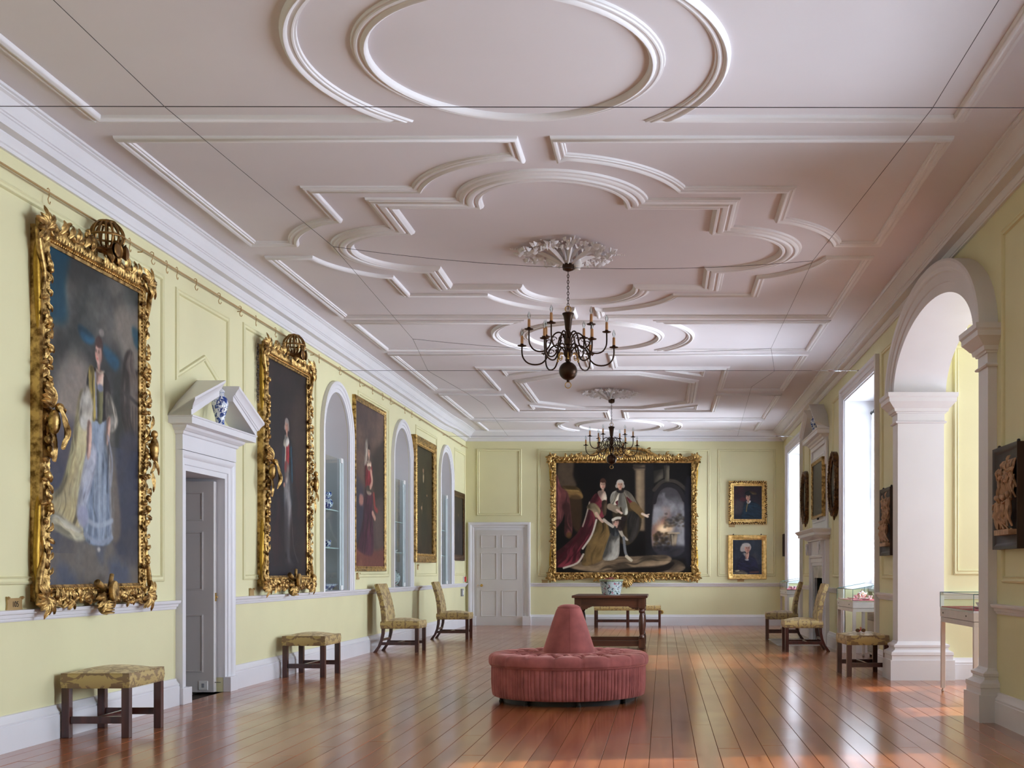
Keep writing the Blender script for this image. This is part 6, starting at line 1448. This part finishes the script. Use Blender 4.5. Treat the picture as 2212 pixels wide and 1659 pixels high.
# ============================================================ NICHES AND CHIMNEYPIECE
for i, (a, b) in enumerate(NICHES):
    lab = ('glazed front of the nearest niche with blue and white china', 'glazed front of the middle niche with a pale jar', 'glazed front of the farthest niche, next to the end door')[i]
    t = empty('niche_glazing', (XL - .06, (a + b) / 2, NB0), R(90), lab, 'glass case', 'glass fronts of the arched niches'); h = (b - a) / 2 - .003; top = 1.755
    mb = MB(); mb.add([(-h, 0, .01), (h - .10, 0, .01), (h - .10, 0, top), (-h, 0, top)], [(0, 1, 2, 3)]); mb.build('glass_pane', M['casegl'], t, smooth=0, recalc=False)
    mb = MB(); mb.box(h - .20, h - .115, -.004, .004, .01, top); mb.box(h - .09, h, -.004, .004, .01, top); mb.build('edge_strip', plain('pale_glass_edge_%d' % i, (.50, .58, .60), .2), t, smooth=0)
    for x, z in ((-h + .07, .02), (h - .12, .02), (h - .12, top - .03)):
        m = MB(); m.box(x - .05, x + .05, -.016, .014, z - .02, z + .045); m.build('clip', M['wplast'], t, smooth=0, bevel=.003)
    for z in (.56, 1.06):
        m = MB(); m.box(-h, h - .06, .03, .32, z - .006, z + .006); sh = m.build('glass_shelf', M['casegl'], t, smooth=0)
        m = MB(); m.box(-h, h - .06, .024, .03, z - .007, z + .007); m.build('shelf_edge', plain('pale_shelf_edge', (.55, .66, .66), .2), t, smooth=0)
NG = 'blue and white china in the nearest niche'
def pot(loc, prof, mat, label, name='porcelain_jar', group=NG, cat='jar'):
    mb = MB(); mb.lathe(prof, n=26); o = mb.build(name, M[mat], None, smooth=50); o.location = loc; return tag(o, label, cat, group)
jarp = [(.04, 0), (.045, .01), (.075, .05), (.085, .09), (.07, .13), (.045, .155), (.045, .17), (.06, .18), (.068, .20), (.062, .235), (.05, .24), (.001, .24)]
pot((XL - .19, 15.33, NB0 + 1.068), jarp, 'delft', 'blue and white waisted jar on the upper shelf of the nearest niche')
pot((XL - .19, 15.05, NB0 + 1.068), [(q * .8, z * .7) for q, z in jarp], 'delft', 'smaller blue and white jar on the upper shelf of the nearest niche')
pot((XL - .19, 15.34, NB0 + .568), [(.03, 0), (.032, .008), (.05, .04), (.055, .09), (.058, .10), (.052, .10), (.045, .04), (.001, .02)], 'delft', 'blue and white beaker on the lower shelf of the nearest niche', 'beaker', NG, 'cup')
for k, y in enumerate((14.98, 15.24, 15.50)): pot((XL - .21, y, NB0 + .004), [(.05, 0), (.055, .012), (.09, .05), (.12, .075), (.116, .08), (.08, .052), (.04, .02), (.001, .018)], 'delft', ('near', 'middle', 'far')[k] + ' one of the three blue and white dishes on the floor of the nearest niche', 'china_dish', 'dishes on the floor of the nearest niche', 'dish')
pot((XL - .2, 19.22, NB0 + .004), [(.06, 0), (.065, .01), (.05, .03), (.095, .10), (.105, .16), (.08, .22), (.045, .25), (.05, .27), (.03, .30), (.008, .31), (.012, .33), (.001, .34)], 'jar', 'pale turquoise lidded jar on the floor of the middle niche', group=None)
pot((XL - .2, 19.20, NB0 + .568), [(.03, 0), (.035, .01), (.06, .03), (.065, .04), (.001, .03)], 'china', 'white dish on the lower shelf of the middle niche', 'china_dish', None, 'dish')

# ---- chimneypiece with overmantel, its front towards -x
cy = 19.10
t = empty('chimneypiece', (XR, cy, 0), R(-90), 'white carved chimneypiece and overmantel with a broken pediment on the right wall', 'chimneypiece')
mb = MB()                                                   # surround
mb.sweep([(-.66, 0), (-.66, 1.26), (.66, 1.26), (.66, 0)], [(0, 0), (0, .055), (.05, .058), (.055, .07), (.12, .07), (.135, .09), (.165, .095), (.18, .085), (.18, 0)], lambda a, b, k: (a, -k, b)); mb.build('surround', M['white'], t)
mb = MB()
for s in (-1, 1): mb.box(min(s * .80, s * .97), max(s * .80, s * .97), -.06, 0, 0, 1.70)
mb.build('pilaster_strip', M['white'], t, smooth=0)
mb = MB()
for s in (-1, 1): mb.box(min(s * .46, s * .655), max(s * .46, s * .655), -.045, -.004, 0, 1.255)
mb.box(-.46, .46, -.045, -.004, 1.06, 1.255); mb.build('marble_slip', M['marble'], t, smooth=0)
mb = MB(); mb.box(-.46, .46, .36, .40, 0, 1.1); mb.box(-.48, -.455, 0, .4, 0, 1.1); mb.box(.455, .48, 0, .4, 0, 1.1); mb.box(-.48, .48, 0, .4, 1.06, 1.1); mb.build('firebox', M['soot'], t, smooth=0)
mb = MB(); mb.box(-.82, .82, -.075, 0, 1.43, 1.68); mb.build('frieze', M['white'], t, smooth=0)
for s in (-1, 1):                                           # carved consoles: little leafy figures at the frieze ends
    m = MB(); x = s * .74; m.box(x - .07, x + .07, -.12, 0, 1.44, 1.66); m.ball((x, -.14, 1.61), .028, 10, 8); m.ball((x, -.14, 1.55), .036, 10, 8, (.9, .7, 1.3))
    for q in (-1, 1): m.tube([(x + q * .012, -.14, 1.52), (x + q * .022, -.15, 1.48), (x + q * .014, -.14, 1.44)], [.016, .013, .010], 6); m.tube([(x + q * .03, -.14, 1.57), (x + q * .055, -.15, 1.54), (x + q * .05, -.15, 1.60)], .009, 6)
    m.build('carved_console', M['white'], t, smooth=40)
mb = MB(); sh = [(1.66, .075), (1.67, .10), (1.69, .105), (1.70, .13), (1.72, .165), (1.735, .175), (1.74, .24), (1.785, .24), (1.79, .25), (1.815, .27), (1.83, .285), (1.845, .285), (1.85, 0)]
mb.loft([[(-.86 - d, 0, z), (-.86 - d, -d * 1.05, z), (.86 + d, -d * 1.05, z), (.86 + d, 0, z)] for z, d in sh]); mb.build('mantel_shelf', M['white'], t, smooth=20)
mb = MB(); mb.box(-.90, .90, -.025, 0, 1.85, 3.24); mb.build('overmantel', M['white'], t, smooth=0)
mb = MB(); mb.sweep(rect(-.72, .72, 1.98, 3.08), [(0, 0), (.0, .045), (.03, .055), (.05, .045), (.09, .05), (.12, .03), (.12, 0)], lambda a, b, k: (a, -k, b), closed=True, flip=1); mb.build('panel_moulding', M['white'], t)
for s in (-1, 1):
    mb = MB(); mb.box(min(s * .80, s * .92), max(s * .80, s * .92), -.05, -.02, 2.86, 3.24); mb.build('ear', M['white'], t, smooth=0)
mb = MB(); mb.box(-.86, .86, -.06, 0, 3.20, 3.27); cor = [(3.26, .06), (3.27, .075), (3.295, .085), (3.31, .11), (3.335, .125), (3.34, .19), (3.395, .19), (3.40, .20), (3.42, .205), (3.425, 0)]
mb.loft([[(-.84 - (d - .06), 0, z), (-.84 - (d - .06), -d, z), (.84 + (d - .06), -d, z), (.84 + (d - .06), 0, z)] for z, d in cor]); mb.build('cornice', M['white'], t, smooth=20)
for s in (-1, 1):
    prof = [(0, 0), (0, .19), (.045, .19), (.05, .205), (.065, .21), (.09, .235), (.105, .24), (.125, .24), (.125, 0)]
    f = lambda q, n, d: (s * (.98 - q), -d, 3.42 + q * .52 + n)
    m = MB(); m.loft([[f(-(0 if n < .05 else (d - .19)), n, d) for n, d in prof], [f(.64, n, d) for n, d in prof]]); m.build('raking_cornice', M['white'], t, smooth=20)
vase((XR - .12, 19.0, 3.425), 'dark blue patterned vase in the broken pediment over the chimneypiece', .95)
r = hang('landscape_painting', 'right', 19.02, 2.52, 'murky landscape in a thin gilt frame on the overmantel', 'painting', off=.03)
canvas(r, dim(51, (96, 88, 80), (66, 60, 56)), 1.24, .86, -.03); rect_frame(r, 1.24, .86, SIMPLE(.045, .06), M['gold'])
m = MB(); m.ball((.0, -.03, -.49), .02, 7, 5); m.tube([(-.05, -.03, -.478), (.05, -.03, -.478)], .01, 6); m.build('hanging_lug', M['black'], r)
mb = MB(); mb.box(1.80, 2.52, 18.15, 20.05, -.02, .004); tag(mb.build('hearth_slab', M['marble'], None, smooth=0), 'grey marble hearth slab let into the floor before the fireplace', 'hearth')
